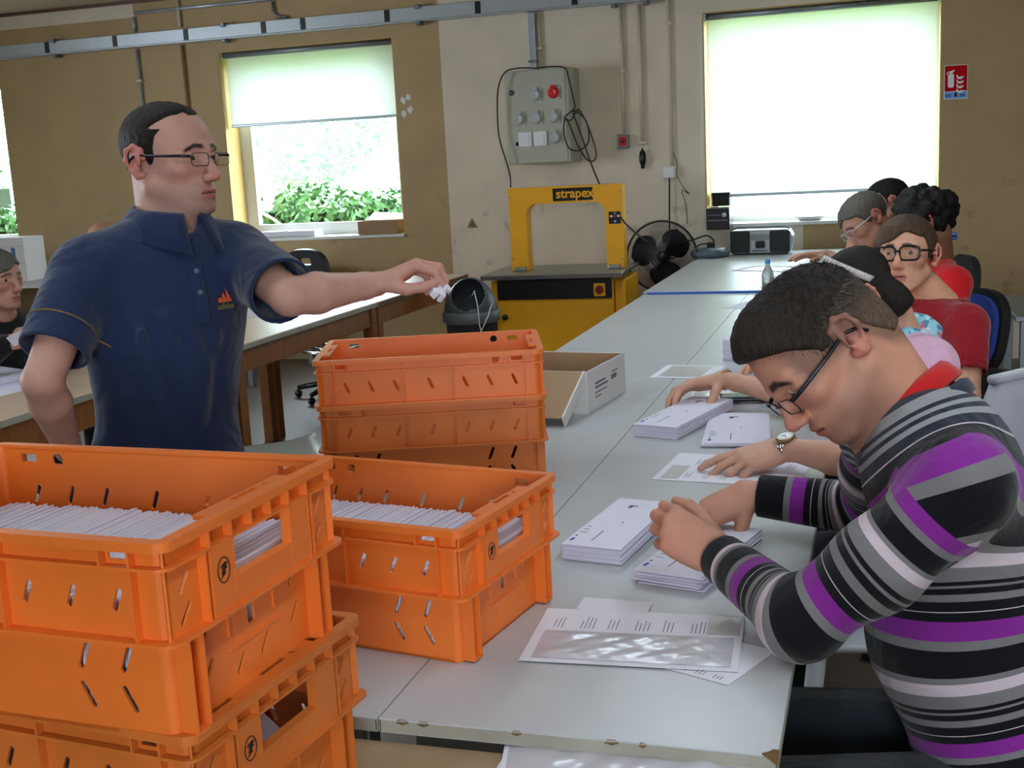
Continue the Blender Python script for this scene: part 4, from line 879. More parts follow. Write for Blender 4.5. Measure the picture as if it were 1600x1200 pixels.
# ------------------------------------------------------------------ implicit-surface modelling for bodies and clothes
F32 = np.float32
class Sdf:
    """list of blended primitives; each block of the grid only evaluates the primitives near it"""
    def __init__(s): s.p = []
    def cap(s, a, b, r1, r2=None, k=0.012, op='u', tag=0):
        a = np.array(a, float); b = np.array(b, float); r2 = r1 if r2 is None else r2
        s.p.append(dict(t='c', a=a, b=b, r1=r1, r2=r2, k=k, op=op, tag=tag)); return s
    def chain(s, pts, rs, k=0.012, op='u', tag=0):
        for i in range(len(pts)-1): s.cap(pts[i], pts[i+1], rs[i], rs[i+1], k, op, tag)
        return s
    def ell(s, c, r, R=None, k=0.012, op='u', tag=0):
        s.p.append(dict(t='e', c=np.array(c, float), r=np.array(r, float), R=np.eye(3) if R is None else np.array(R, float), k=k, op=op, tag=tag)); return s
    def box(s, c, h, R=None, rnd=0.005, k=0.01, op='u', tag=0):
        s.p.append(dict(t='b', c=np.array(c, float), r=np.array(h, float), R=np.eye(3) if R is None else np.array(R, float), rnd=rnd, k=k, op=op, tag=tag)); return s
    def fn(s, f, op='i', k=0.004): s.p.append(dict(t='f', f=f, op=op, k=k)); return s
    @staticmethod
    def dist(q, P):
        if q['t'] == 'c':
            ab = q['b']-q['a']; L = float(ab @ ab)+1e-12; pa = P-q['a'].astype(F32)
            t = np.clip((pa @ ab.astype(F32))/F32(L), 0, 1); d = pa-t[..., None]*ab.astype(F32)
            return np.sqrt((d*d).sum(-1))-(q['r1']+t*F32(q['r2']-q['r1']))
        if q['t'] == 'e':
            l = (P-q['c'].astype(F32)) @ q['R'].astype(F32); r = q['r'].astype(F32)
            a = l/r; k0 = np.sqrt((a*a).sum(-1)); b = a/r; k1 = np.sqrt((b*b).sum(-1))+1e-9
            return np.where(k0 < 1e-4, -r.min(), k0*(k0-1)/k1)
        if q['t'] == 'b':
            l = np.abs((P-q['c'].astype(F32)) @ q['R'].astype(F32))-(q['r']-q['rnd']).astype(F32)
            o = np.maximum(l, 0); return np.sqrt((o*o).sum(-1))+np.minimum(l.max(-1), 0)-F32(q['rnd'])
        return q['f'](P).astype(F32)
    def bounds(s):
        lo = np.full(3, 1e9); hi = -lo
        for q in s.p:
            if q['op'] != 'u' or q['t'] == 'f': continue
            if q['t'] == 'c':
                r = max(q['r1'], q['r2']); a = np.minimum(q['a'], q['b'])-r; b = np.maximum(q['a'], q['b'])+r
            else:
                e = np.abs(q['R']) @ q['r']; a = q['c']-e; b = q['c']+e
            lo = np.minimum(lo, a); hi = np.maximum(hi, b)
        return lo, hi
    @staticmethod
    def comb(d, e, q):
        k = q['k']
        if q['op'] == 'u':
            h = np.maximum(k-np.abs(d-e), 0)/k; return np.minimum(d, e)-h*h*k*0.25
        if q['op'] == 's': e = -e
        h = np.maximum(k-np.abs(d-e), 0)/k; return np.maximum(d, e)+h*h*k*0.25
    def full(s, P):
        P = P.astype(F32); d = np.full(P.shape[:-1], 1.0, F32)
        for q in s.p: d = s.comb(d, s.dist(q, P), q)
        return d
    def mesh(s, h):
        lo, hi = s.bounds(); lo = lo-3*h; hi = hi+3*h; B = 10
        nb = np.ceil((hi-lo)/(h*B)).astype(int); n = nb*B
        ci = np.stack(np.meshgrid(*[np.arange(m) for m in nb], indexing='ij'), -1).reshape(-1, 3)
        cen = (lo+(ci+0.5)*B*h-h*0.5).astype(F32); rad = B*h*0.87
        dc = s.full(cen); vol = np.where(dc < 0, F32(-1), F32(1))[:, None].repeat(B**3, 1)
        keep = np.where(np.abs(dc) < rad*1.6+0.006)[0]
        off = np.stack(np.meshgrid(*[np.arange(B)]*3, indexing='ij'), -1).reshape(-1, 3)*h
        base = lo+ci[keep]*B*h; P = (base[:, None, :]+off[None]).astype(F32)
        d = np.full(P.shape[:2], 1.0, F32); kc = cen[keep]
        for q in s.p:
            e = s.dist(q, kc); sel = np.where(e < rad*1.5+q['k']+2*h)[0] if q['op'] == 'u' else (np.arange(len(kc)) if q['op'] == 'i' else np.where(e < rad*1.5+q['k'])[0])
            if len(sel): d[sel] = s.comb(d[sel], s.dist(q, P[sel]), q)
        vol[keep] = d
        v = vol.reshape(nb[0], nb[1], nb[2], B, B, B).transpose(0, 3, 1, 4, 2, 5).reshape(n)
        return surface_nets(v, lo, h)
def surface_nets(v, lo, h):
    S = v < 0; n = v.shape
    c = [(i, j, k) for i in (0, 1) for j in (0, 1) for k in (0, 1)]
    sl = lambda A, o: A[o[0]:n[0]-1+o[0], o[1]:n[1]-1+o[1], o[2]:n[2]-1+o[2]]
    cnt = np.zeros((n[0]-1, n[1]-1, n[2]-1), np.uint8)
    for o in c: cnt += sl(S, o)
    act = (cnt > 0) & (cnt < 8); idx = np.argwhere(act); N = len(idx)
    num = np.full(act.shape, -1, np.int32); num[act] = np.arange(N)
    val = np.stack([v[idx[:, 0]+o[0], idx[:, 1]+o[1], idx[:, 2]+o[2]] for o in c], 1)
    acc = np.zeros((N, 3)); w = np.zeros(N); co = np.array(c, float)
    for a in range(8):
        for b in range(a+1, 8):
            if sum(x != y for x, y in zip(c[a], c[b])) != 1: continue
            va, vb = val[:, a], val[:, b]; m = (va < 0) != (vb < 0)
            t = np.where(m, va/np.where(m, va-vb, 1), 0)
            acc += np.where(m[:, None], co[a]+t[:, None]*(co[b]-co[a]), 0); w += m
    pos = lo+(idx+acc/np.maximum(w, 1)[:, None])*h
    F = []
    for ax in range(3):
        o1 = [0, 0, 0]; o1[ax] = 1; u, w_ = (ax+1) % 3, (ax+2) % 3
        A = S[:-1] if ax == 0 else (S[:, :-1] if ax == 1 else S[:, :, :-1]); Bm = S[1:] if ax == 0 else (S[:, 1:] if ax == 1 else S[:, :, 1:])
        e = np.argwhere(A != Bm); e = e[(e[:, u] > 0) & (e[:, w_] > 0) & (e[:, u] < n[u]-1) & (e[:, w_] < n[w_]-1)]
        def cell(du, dw): q = e.copy(); q[:, u] += du; q[:, w_] += dw; return num[q[:, 0], q[:, 1], q[:, 2]]
        quad = np.stack([cell(-1, -1), cell(0, -1), cell(0, 0), cell(-1, 0)], 1)
        flip = ~S[e[:, 0], e[:, 1], e[:, 2]]; quad[flip] = quad[flip][:, ::-1]
        F.append(quad[(quad >= 0).all(1)])
    return pos, np.concatenate(F)
def np_mesh(name, V, F, m, parent=None, smooth_iter=0, colors=None, attrs=None):
    if smooth_iter:
        e = np.concatenate([F[:, [0, 1]], F[:, [1, 2]], F[:, [2, 3]], F[:, [3, 0]]])
        for lam in (0.5, -0.52)*smooth_iter:
            acc = np.zeros_like(V); cnt = np.zeros(len(V))
            for k in range(3): acc[:, k] = np.bincount(e[:, 0], V[e[:, 1], k], len(V))+np.bincount(e[:, 1], V[e[:, 0], k], len(V))
            cnt = np.bincount(e[:, 0], minlength=len(V))+np.bincount(e[:, 1], minlength=len(V))
            V = V+lam*(acc/np.maximum(cnt, 1)[:, None]-V)
    off = np.zeros(3)
    if parent is not None: off = np.array(parent.location); V = (V-off)
    if parent is not None and abs(parent.rotation_euler.z) > 1e-6: raise ValueError('unrotated parents only')
    me = bpy.data.meshes.new(name); me.vertices.add(len(V)); me.vertices.foreach_set('co', V.astype(F32).ravel())
    me.loops.add(F.size); me.loops.foreach_set('vertex_index', F.astype(np.int32).ravel())
    me.polygons.add(len(F)); me.polygons.foreach_set('loop_start', np.arange(0, F.size, 4, dtype=np.int32)); me.polygons.foreach_set('loop_total', np.full(len(F), 4, np.int32))
    me.update(calc_edges=True)
    if colors is not None:
        a = me.color_attributes.new('tint', 'FLOAT_COLOR', 'POINT'); a.data.foreach_set('color', np.concatenate([colors, np.ones((len(V), 1))], 1).astype(F32).ravel())
    if attrs:
        for k, val in attrs.items(): a = me.attributes.new(k, 'FLOAT', 'POINT'); a.data.foreach_set('value', val.astype(F32))
    o = link(name, me, m, parent); me.shade_smooth(); return o
def nrm(v): v = np.array(v, float); return v/np.linalg.norm(v)
class Fr:
    """local frame: x right, y forward, z up (rows -> world), origin and scale"""
    def __init__(s, o, fwd, up, sc=1.0):
        s.o = np.array(o, float); y = nrm(fwd); z = np.array(up, float); z = nrm(z-y*(z @ y)); x = np.cross(y, z)
        s.R = np.stack([x, y, z], 1); s.s = sc
    def p(s, v): return s.o+s.R @ (np.array(v, float)*s.s)
    def loc(s, P): return ((P-s.o) @ s.R)/s.s
    def rot(s, ax=None, ang=0.0):
        if ax is None: return s.R
        c, n = math.cos(ang), math.sin(ang); A = {'x': [[1,0,0],[0,c,-n],[0,n,c]], 'y': [[c,0,n],[0,1,0],[-n,0,c]], 'z': [[c,-n,0],[n,c,0],[0,0,1]]}[ax]
        return s.R @ np.array(A, float)
def add_head(S, f, jaw=1.0, nose=1.0, ears=True, cheek=1.0, brow=1.0):
    s = f.s; E = lambda c, r, ax=None, an=0, **k: S.ell(f.p(c), np.array(r)*s, f.rot(ax, an), **k)
    C = lambda a, b, r1, r2, **k: S.cap(f.p(a), f.p(b), r1*s, r2*s, **k)
    E((0, -.014, .032), (.0735, .094, .077), k=.02)
    E((0, .028, .028), (.060, .060, .060), k=.03)
    E((0, .034, -.03), (.056*cheek, .052, .066), k=.03)
    E((0, .034, -.075), (.046*jaw, .050, .036), k=.03)
    for m in (-1, 1):
        C((m*.052*jaw, .0, -.052), (m*.024*jaw, .068, -.098), .017, .013, k=.02)
        E((m*.040*cheek, .060, -.022), (.022, .020, .016), k=.02)
        C((m*.043, .074, .021), (m*.010, .087, .016), .0085*brow, .009*brow, k=.014)
        E((m*.031, .098, .000), (.0165, .020, .0105), k=.014, op='s')
        C((m*.048, .070, -.002), (m*.016, .080, -.004), .0125, .0120, k=.006)      # lids
        E((m*.031, .0935, -.0015), (.0135, .011, .0034), k=.003, op='s')
    E((0, .078, -.100), (.019*jaw, .016, .014), k=.02)
    E((0, .070, -.068), (.031, .026, .024), k=.016)
    C((0, .088, .010), (0, .109*nose**.5, -.034), .0075, .0105, k=.012)
    E((0, .110*nose**.5, -.037), (.0115, .0125*nose, .0105), k=.008)
    for m in (-1, 1):
        E((m*.0115, .100, -.041), (.0085, .0105, .0080), k=.007)
        E((m*.0055, .104, -.0495), (.0035, .005, .004), k=.003, op='s')
    E((0, .0925, -.0645), (.021, .0095, .0052), k=.007)
    E((0, .0900, -.0760), (.0185, .0095, .0062), k=.007)
    E((0, .100, -.0702), (.022, .008, .0012), k=.003, op='s')
    if ears:
        for m in (-1, 1):
            def q(v): return (m*(.072+v[0]), -.014+v[1], -.004+v[2])
            R = f.R @ np.array([[math.cos(-m*.35), -math.sin(-m*.35), 0], [math.sin(-m*.35), math.cos(-m*.35), 0], [0, 0, 1]])
            S.ell(f.p(q((.008, -.006, 0))), np.array((.0065, .019, .031))*s, R, k=.006)
            rim = [(.003, .012, .004), (.007, .010, .022), (.013, -.004, .031), (.018, -.018, .022), (.018, -.021, .003), (.012, -.012, -.018), (.007, -.002, -.029), (.003, .007, -.026)]
            S.chain([f.p(q(v)) for v in rim], [.0042*s]*6+[.006*s]*2, k=.005)
            S.ell(f.p(q((.016, -.007, .003))), np.array((.006, .0105, .018))*s, R, k=.004, op='s')
            S.ell(f.p(q((.012, .004, -.006))), np.array((.008, .005, .007))*s, R, k=.003, op='s')
def head_color(f, V, skin, lip, browc, stub=None, red=None, brow_w=1.0, scalp=None):
    L = f.loc(V); x, y, z = np.abs(L[:, 0]), L[:, 1], L[:, 2]
    col = np.tile(np.array(lin(skin)), (len(V), 1))
    near = (np.linalg.norm(L, axis=1) < .16)
    def blend(w, c): nonlocal col; w = (np.clip(w, 0, 1)*near)[:, None]; col = col*(1-w)+np.array(lin(c))*w
    sm = lambda a, b, t: np.clip((t-a)/(b-a), 0, 1)
    if red: 
        blend(0.32*np.exp(-(((x-.044)/.022)**2+((z+.028)/.020)**2))*(y > .02), red); blend(0.6*np.exp(-((x/.014)**2+((z+.040)/.014)**2))*(y > .09), red)
        blend(0.5*(x > .074)*(y < .02)*(np.abs(z) < .05), red)
    if stub: blend(0.6*sm(.0, .03, -z-.045)*sm(-.02, .03, y)*(1-np.exp(-((x/.02)**2+((z+.07)/.012)**2))), stub)
    blend(sm(.0235, .019, x)*(np.exp(-((z+.0655)/.0045)**2)+np.exp(-((z+.0760)/.0055)**2))*(y > .074)*.9, lip)
    blend(1.0*(np.abs(z+.0703) < .0014)*(x < .022)*(y > .072), (0.32, 0.16, 0.15))
    bz = .0235-0.55*np.maximum(x-.03, 0)+.10*np.minimum(x-.03, 0)
    blend(sm(.0062*brow_w, .0030*brow_w, np.abs(z-bz))*sm(.052, .046, x)*sm(.008, .013, x)*(y > .05), browc)
    if scalp is not None:
        w, c = scalp; blend(w(L), c)
    return col
def add_eyes(par, f, iris=(0.25, 0.22, 0.2), gaze=(0, 1, 0), closed=False):
    for m in (-1, 1):
        c = f.p((m*.031, .0745, -.0015)); g = f.R @ nrm(gaze); r = .0125*f.s; n = 14
        u = nrm(np.cross(g, [0.1, 0.2, 1.0])); w = np.cross(g, u); b = MB(); rows = [0, 7, 14, 22, 27, 40, 60, 80]
        vs = [tuple(c+g*r)]; fs = []
        for a in rows[1:]:
            a = math.radians(a)
            for k in range(n): t = 2*math.pi*k/n; vs.append(tuple(c+r*(math.cos(a)*g+math.sin(a)*(math.cos(t)*u+math.sin(t)*w))))
        o3 = Vector(par.location)
        b.cur = 1
        b2 = MB(); b2.v = [tuple(Vector(v)-o3) for v in vs]; mi = []
        for k in range(n): b2.f.append([0, 1+k, 1+(k+1) % n]); mi.append(1)
        for i in range(len(rows)-2):
            for k in range(n): b2.f.append([1+i*n+k, 1+(i+1)*n+k, 1+(i+1)*n+(k+1) % n, 1+i*n+(k+1) % n]); mi.append(1 if i < 1 else (2 if i < 4 else 0))
        b2.mi = mi; b2.build('eye', [M_eyew, M_pupil, M_iris], par, smooth=True)
M_eyew = mat('eye_white', (0.80, 0.79, 0.77), 0.3); M_pupil = mat('pupil', (0.03, 0.03, 0.03), 0.15); M_iris = mat('iris', (0.30, 0.30, 0.28), 0.2)
M_skin = mat('skin', (0.8, 0.6, 0.5), 0.55, var=0.06, scale=40, bump=0.06, bscale=350, attr='tint', spec=0.4, sss=0.0)
def add_hand(S, w, fwd, dors, thumb_side, curls, sc=1.0, spread=0.10, thumb=None, tag=2, lens=(1, 1, 1, 1)):
    """w wrist point, fwd towards the knuckles, dors back-of-hand normal, thumb_side +1/-1: thumb on cross(dors,fwd)*side"""
    x = nrm(fwd); z = np.array(dors, float); z = nrm(z-x*(z @ x)); y = np.cross(z, x)*thumb_side
    P = lambda v: np.array(w, float)+sc*(v[0]*x+v[1]*y+v[2]*z)
    D = lambda v: v[0]*x+v[1]*y+v[2]*z
    mcp = [(.086, .027, .0), (.090, .008, .003), (.084, -.011, .001), (.074, -.028, -.004)]
    seg = [(.042, .025, .020), (.046, .029, .021), (.042, .027, .020), (.033, .020, .018)]; rad = [.0092, .0095, .0090, .0080]
    for i, m in enumerate(mcp): S.cap(P((.004, m[1]*.62, 0)), P(m), .0145*sc, .0105*sc, k=.014*sc, tag=tag)
    S.ell(P((.045, 0, -.004)), np.array((.045, .034, .0125))*sc, np.stack([x, y, z], 1), k=.012*sc, tag=tag)
    S.cap(P((.02, -.024, -.008)), P((.06, -.026, -.008)), .011*sc, .010*sc, k=.012*sc, tag=tag)
    tips = []
    for i, m in enumerate(mcp):
        p = np.array(P(m)); a = 0.0; yaw = spread*(1.0-i*0.8)+(0.0 if i < 3 else -.03); c = curls[i]; r = rad[i]*sc
        d0 = np.array((math.cos(yaw), math.sin(yaw), 0))
        for j in range(3):
            a += c[j]; d = D((d0[0]*math.cos(a), d0[1]*math.cos(a), -math.sin(a))); q = p+d*seg[i][j]*sc*lens[i]
            S.cap(p, q, r*(1.08, .98, .88)[j], r*(.98, .88, .76)[j], k=.0045*sc, tag=tag); p = q
        tips.append(p)
    th = thumb or [(.62, .72, -.30), (.80, .55, -.25), (.9, .35, -.25)]
    p = np.array(P((.016, .020, -.008)))
    for j, (L, r0, r1) in enumerate(((.046, .0155, .0125), (.033, .0118, .0105), (.026, .0106, .0088))):
        q = p+D(nrm(th[j]))*L*sc; S.cap(p, q, r0*sc, r1*sc, k=.010*sc if j == 0 else .005*sc, tag=tag); p = q
    tips.append(p); return tips
def cut(S, c, a, L=.07, w=.10):
    """cuts everything beyond the plane through c with normal a (a sleeve end)"""
    a = nrm(a); f = Fr((0,0,0), np.cross(a, [.31, .52, .8]), a); S.box(A3_(c)+a*L, (w, w, L), f.R, rnd=.004, k=.004, op='s')
A3_ = lambda v: np.array(v, float)
def add_arm(S, sh, el, wr, r=(.050, .042, .036, .039, .026), k=.010, tag=1):
    sh, el, wr = [np.array(v, float) for v in (sh, el, wr)]
    S.cap(sh, sh+(el-sh)*.5, r[0], r[1], k=k, tag=tag); S.cap(sh+(el-sh)*.5, el, r[1], r[2], k=k, tag=tag)
    m = el+(wr-el)*.30; S.cap(el, m, r[2], r[3], k=k, tag=tag); S.cap(m, el+(wr-el)*.85, r[3], r[4]*1.02, k=k, tag=tag); S.cap(el+(wr-el)*.85, wr, r[4]*1.02, r[4]*.95, k=k, tag=tag)
def hair_mesh(name, f, m, par, thick, mask, h, amp=.0015, freq=120, extra=None, colf=None):
    S = Sdf(); s = f.s
    S.ell(f.p((0, -.014, .034)), (np.array((.0735, .094, .077))+thick)*s, f.R, k=.02)
    S.ell(f.p((0, .026, .030)), (np.array((.060, .060, .060))+thick*.8)*s, f.R, k=.03)
    if extra: extra(S, f)
    def fm(P): L = (P-f.o.astype(F32)) @ f.R.astype(F32)/F32(s); return mask(L)*F32(s)
    def nz(P):
        L = (P-f.o.astype(F32)) @ f.R.astype(F32)/F32(s); return None
    S.fn(fm, 'i', k=.008*s)
    V, F = S.mesh(h)
    L = f.loc(V); n = np.sin(L[:, 0]*freq+1.3*np.sin(L[:, 2]*freq*.7))*np.sin(L[:, 1]*freq*1.1+L[:, 2]*freq*.6)*np.sin(L[:, 2]*freq*.9+.5)
    d = V-f.p((0, 0, .02)); d /= np.linalg.norm(d, axis=1)[:, None]+1e-9
    V = V+d*(n*amp*s)[:, None]
    return np_mesh(name, V, F, m, par, 0, None if colf is None else colf(f.loc(V)))
def strands(name, f, m, par, n, seed, region, length, flow, thick=.0006, lift=.3, shell=.003):
    """short tapered hairs standing on the skull; one part, nobody could count them"""
    rng = np.random.default_rng(seed); U = rng.normal(size=(n*4, 3)); U /= np.linalg.norm(U, axis=1)[:, None]
    P = U*(np.array((.0735, .094, .077))+shell)+np.array((0, -.014, .034)); keep = region(P); P = P[keep][:n]; U = U[keep][:n]
    nrm_ = U/np.array((.0735, .094, .077)); nrm_ /= np.linalg.norm(nrm_, axis=1)[:, None]
    fl = flow(P); fl -= nrm_*(fl*nrm_).sum(1)[:, None]; fl /= np.linalg.norm(fl, axis=1)[:, None]+1e-6
    d = fl*(1-lift)+nrm_*lift+rng.normal(size=P.shape)*.22; d /= np.linalg.norm(d, axis=1)[:, None]
    Ls = length(P)*rng.uniform(.6, 1.15, len(P)); side = np.cross(d, nrm_); side /= np.linalg.norm(side, axis=1)[:, None]+1e-6
    a = P-side*thick-nrm_*.001; b = P+side*thick-nrm_*.001; c = P+d*Ls[:, None]
    V = np.stack([a, b, c], 1).reshape(-1, 3); V = f.o+(V*f.s) @ f.R.T-np.array(par.location)
    me = bpy.data.meshes.new(name); N = len(P); me.vertices.add(3*N); me.vertices.foreach_set('co', V.astype(F32).ravel()); me.loops.add(3*N); me.loops.foreach_set('vertex_index', np.arange(3*N, dtype=np.int32)); me.polygons.add(N); me.polygons.foreach_set('loop_start', np.arange(0, 3*N, 3, dtype=np.int32)); me.polygons.foreach_set('loop_total', np.full(N, 3, np.int32)); me.update(calc_edges=True)
    return link(name, me, m, par, kind='stuff')
# ------------------------------------------------------------------ people
A3 = lambda v: np.array(v, float)
def person(label, loc, group=None):
    return thing('person', label, 'person', loc, 0, group)
def lerp(a, b, t): return A3(a)*(1-t)+A3(b)*t
def glasses(par, f, m, half_w=.026, half_h=.0165, rim=.0017, y=.103, full=True, lens=True, z0=-.002, temple_m=None, temple_r=.0022):
    o3 = A3(par.location); s = f.s
    L = lambda v: Vector(f.p(v)-o3)
    t = bpy.data.objects.new('glasses', None); COL.objects.link(t); t.parent = par
    b = MB(); 
    for m_ in (-1, 1):
        loop = rrect(-half_w, -half_h, half_w, half_h, half_h*.65, 4); P = [L((m_*.0335+u, y-.20*abs(u*m_+.0)*(1 if u*m_ > 0 else .3), z0+v)) for u, v in loop]
        b.tube(P, rim*s, 6, closed=True)
        if lens:
            g = MB(); g.add(P, [tuple(range(len(P)))]); g.build('lens', M_glass, t)
    b.tube([L((-.009, y, z0+.004)), L((0, y+.003, z0+.007)), L((.009, y, z0+.004))], rim*s, 6)
    b.build('rims', m, t, smooth=True)
    for m_ in (-1, 1):
        b = MB(); b.tube([L((m_*(.0335+half_w), y-.006, z0+.007)), L((m_*.070, y-.022, z0+.008)), L((m_*.0805, .02, z0+.010)), L((m_*.0830, -.012, z0+.013)), L((m_*.0835, -.030, z0+.004)), L((m_*.082, -.040, z0-.012))], [temple_r*s*1.3, temple_r*s*1.2, temple_r*s, temple_r*s, temple_r*s, temple_r*.8*s], 6); b.build('temple', temple_m or m, t, smooth=True)
    return t
def collar(name, par, c, fwd, up, rx, ry, h, fold, gap, m, tip=.02, flare=1.28, thick=.0025):
    f = Fr(c, fwd, up); o3 = A3(par.location); n = 36; vs = []; fs = []
    for i in range(n+1):
        a = gap+(2*math.pi-2*gap)*i/n; e = abs(i/n-.5)*2; ex = max(0, (e-.72)/.28)
        s_, c_ = math.sin(a), math.cos(a); drop = .35*h*(1+math.cos(a))*.5*1.6
        for (q, z) in ((1.03, -.012), (.985, h*.75), (1.0, h), (1.05, h+.002), (1.12, h*.85), (flare, h-fold-tip*ex)):
            vs.append(Vector(f.p((rx*q*s_, ry*q*c_, z-drop))-o3))
    k = 6
    for i in range(n):
        for j in range(k-1): q = i*k+j; fs.append((q, q+1, q+k+1, q+k))
    b = MB(); b.add(vs, fs); o = b.build(name, m, par, smooth=True); mo = o.modifiers.new('t', 'SOLIDIFY'); mo.thickness = thick; return o
def cloth_mat(name, col, rough=.85, wr=.25, wscale=9, weave=.12, sheen=.2):
    m = mat(name, col, rough, var=.06, scale=60, bump=weave, bscale=500, sheen=sheen, spec=.2)
    nt = m.node_tree; b = nt.nodes['Principled BSDF']; bp0 = b.inputs['Normal'].links[0].from_node
    tc = nt.nodes.new('ShaderNodeTexCoord'); nz = nt.nodes.new('ShaderNodeTexNoise'); nz.inputs['Scale'].default_value = wscale; nz.inputs['Detail'].default_value = 2; nz.inputs['Distortion'].default_value = 1.2
    nt.links.new(tc.outputs['Object'], nz.inputs[0]); bp = nt.nodes.new('ShaderNodeBump'); bp.inputs['Strength'].default_value = wr; bp.inputs['Distance'].default_value = .05
    nt.links.new(nz.outputs[0], bp.inputs['Height']); nt.links.new(bp.outputs[0], bp0.inputs['Normal']); return m
def seg_closest(P, pts, sg=0.0):
    """distance to a polyline and arc length of the closest point"""
    if sg:
        q = []; arcs = []; s0 = 0.0
        for i, (a, b) in enumerate(zip(pts[:-1], pts[1:])):
            L = np.linalg.norm(b-a); t0 = -.15/L if i == 0 else 0; t1 = 1+.15/L if i == len(pts)-2 else 1
            for t in np.linspace(t0, t1, 24): q.append(a+(b-a)*t); arcs.append(s0+t*L)
            s0 += L
        q = np.array(q); arcs = np.array(arcs); d2 = ((P[:, None, :]-q[None])**2).sum(-1) if len(P)*len(q) < 4e7 else None
        mn = d2.min(1); w = np.exp(-(d2-mn[:, None])/(2*sg*sg)); return np.sqrt(mn), (w*arcs).sum(1)/w.sum(1)
    best = np.full(len(P), 9.0); arc = np.zeros(len(P)); s0 = 0.0
    for a, b in zip(pts[:-1], pts[1:]):
        ab = b-a; L = np.linalg.norm(ab); t = (P-a) @ ab/(L*L); first = a is pts[0]; last = b is pts[-1]
        tc = np.clip(t, -9 if first else 0, 9 if last else 1); d = np.linalg.norm(P-(a+np.clip(t, 0, 1)[:, None]*ab), axis=1)
        m = d < best; best = np.where(m, d, best); arc = np.where(m, s0+tc*L, arc); s0 += L
    return best, arc
M_hair_dark = mat('dark_brown_hair', (0.13, 0.105, 0.09), .6, var=.3, spec=.2, scale=120, bump=.5, bscale=260, stretch=(1, 1, .4))
M_hair_black = mat('black_hair', (0.05, 0.043, 0.043), .55, spec=.25, var=.3, scale=90, bump=.6, bscale=140)
M_hair_brown = mat('brown_hair', (0.29, 0.22, 0.16), .55, spec=.25, var=.3, scale=110, bump=.5, bscale=200, stretch=(1, 1, .3))
M_hair_grey = mat('grey_hair', (0.34, 0.32, 0.29), .6, var=.35, scale=120, bump=.5, bscale=200)
M_hair_fade = mat('dark_hair_fading_grey', (.17, .14, .12), .6, var=.4, spec=.2, scale=110, bump=.6, bscale=260, stretch=(1, 1, .4), attr='tint')
M_navy = cloth_mat('navy_pique', (0.125, 0.18, 0.31), wr=.35, wscale=8)
M_jeans = cloth_mat('dark_denim', (0.13, 0.16, 0.19), wr=.25)
M_frame_dark = mat('dark_blue_frame', (0.07, 0.08, 0.13), .3); M_frame_black = mat('black_frame', (0.03, 0.03, 0.035), .25)
I_ = np.interp
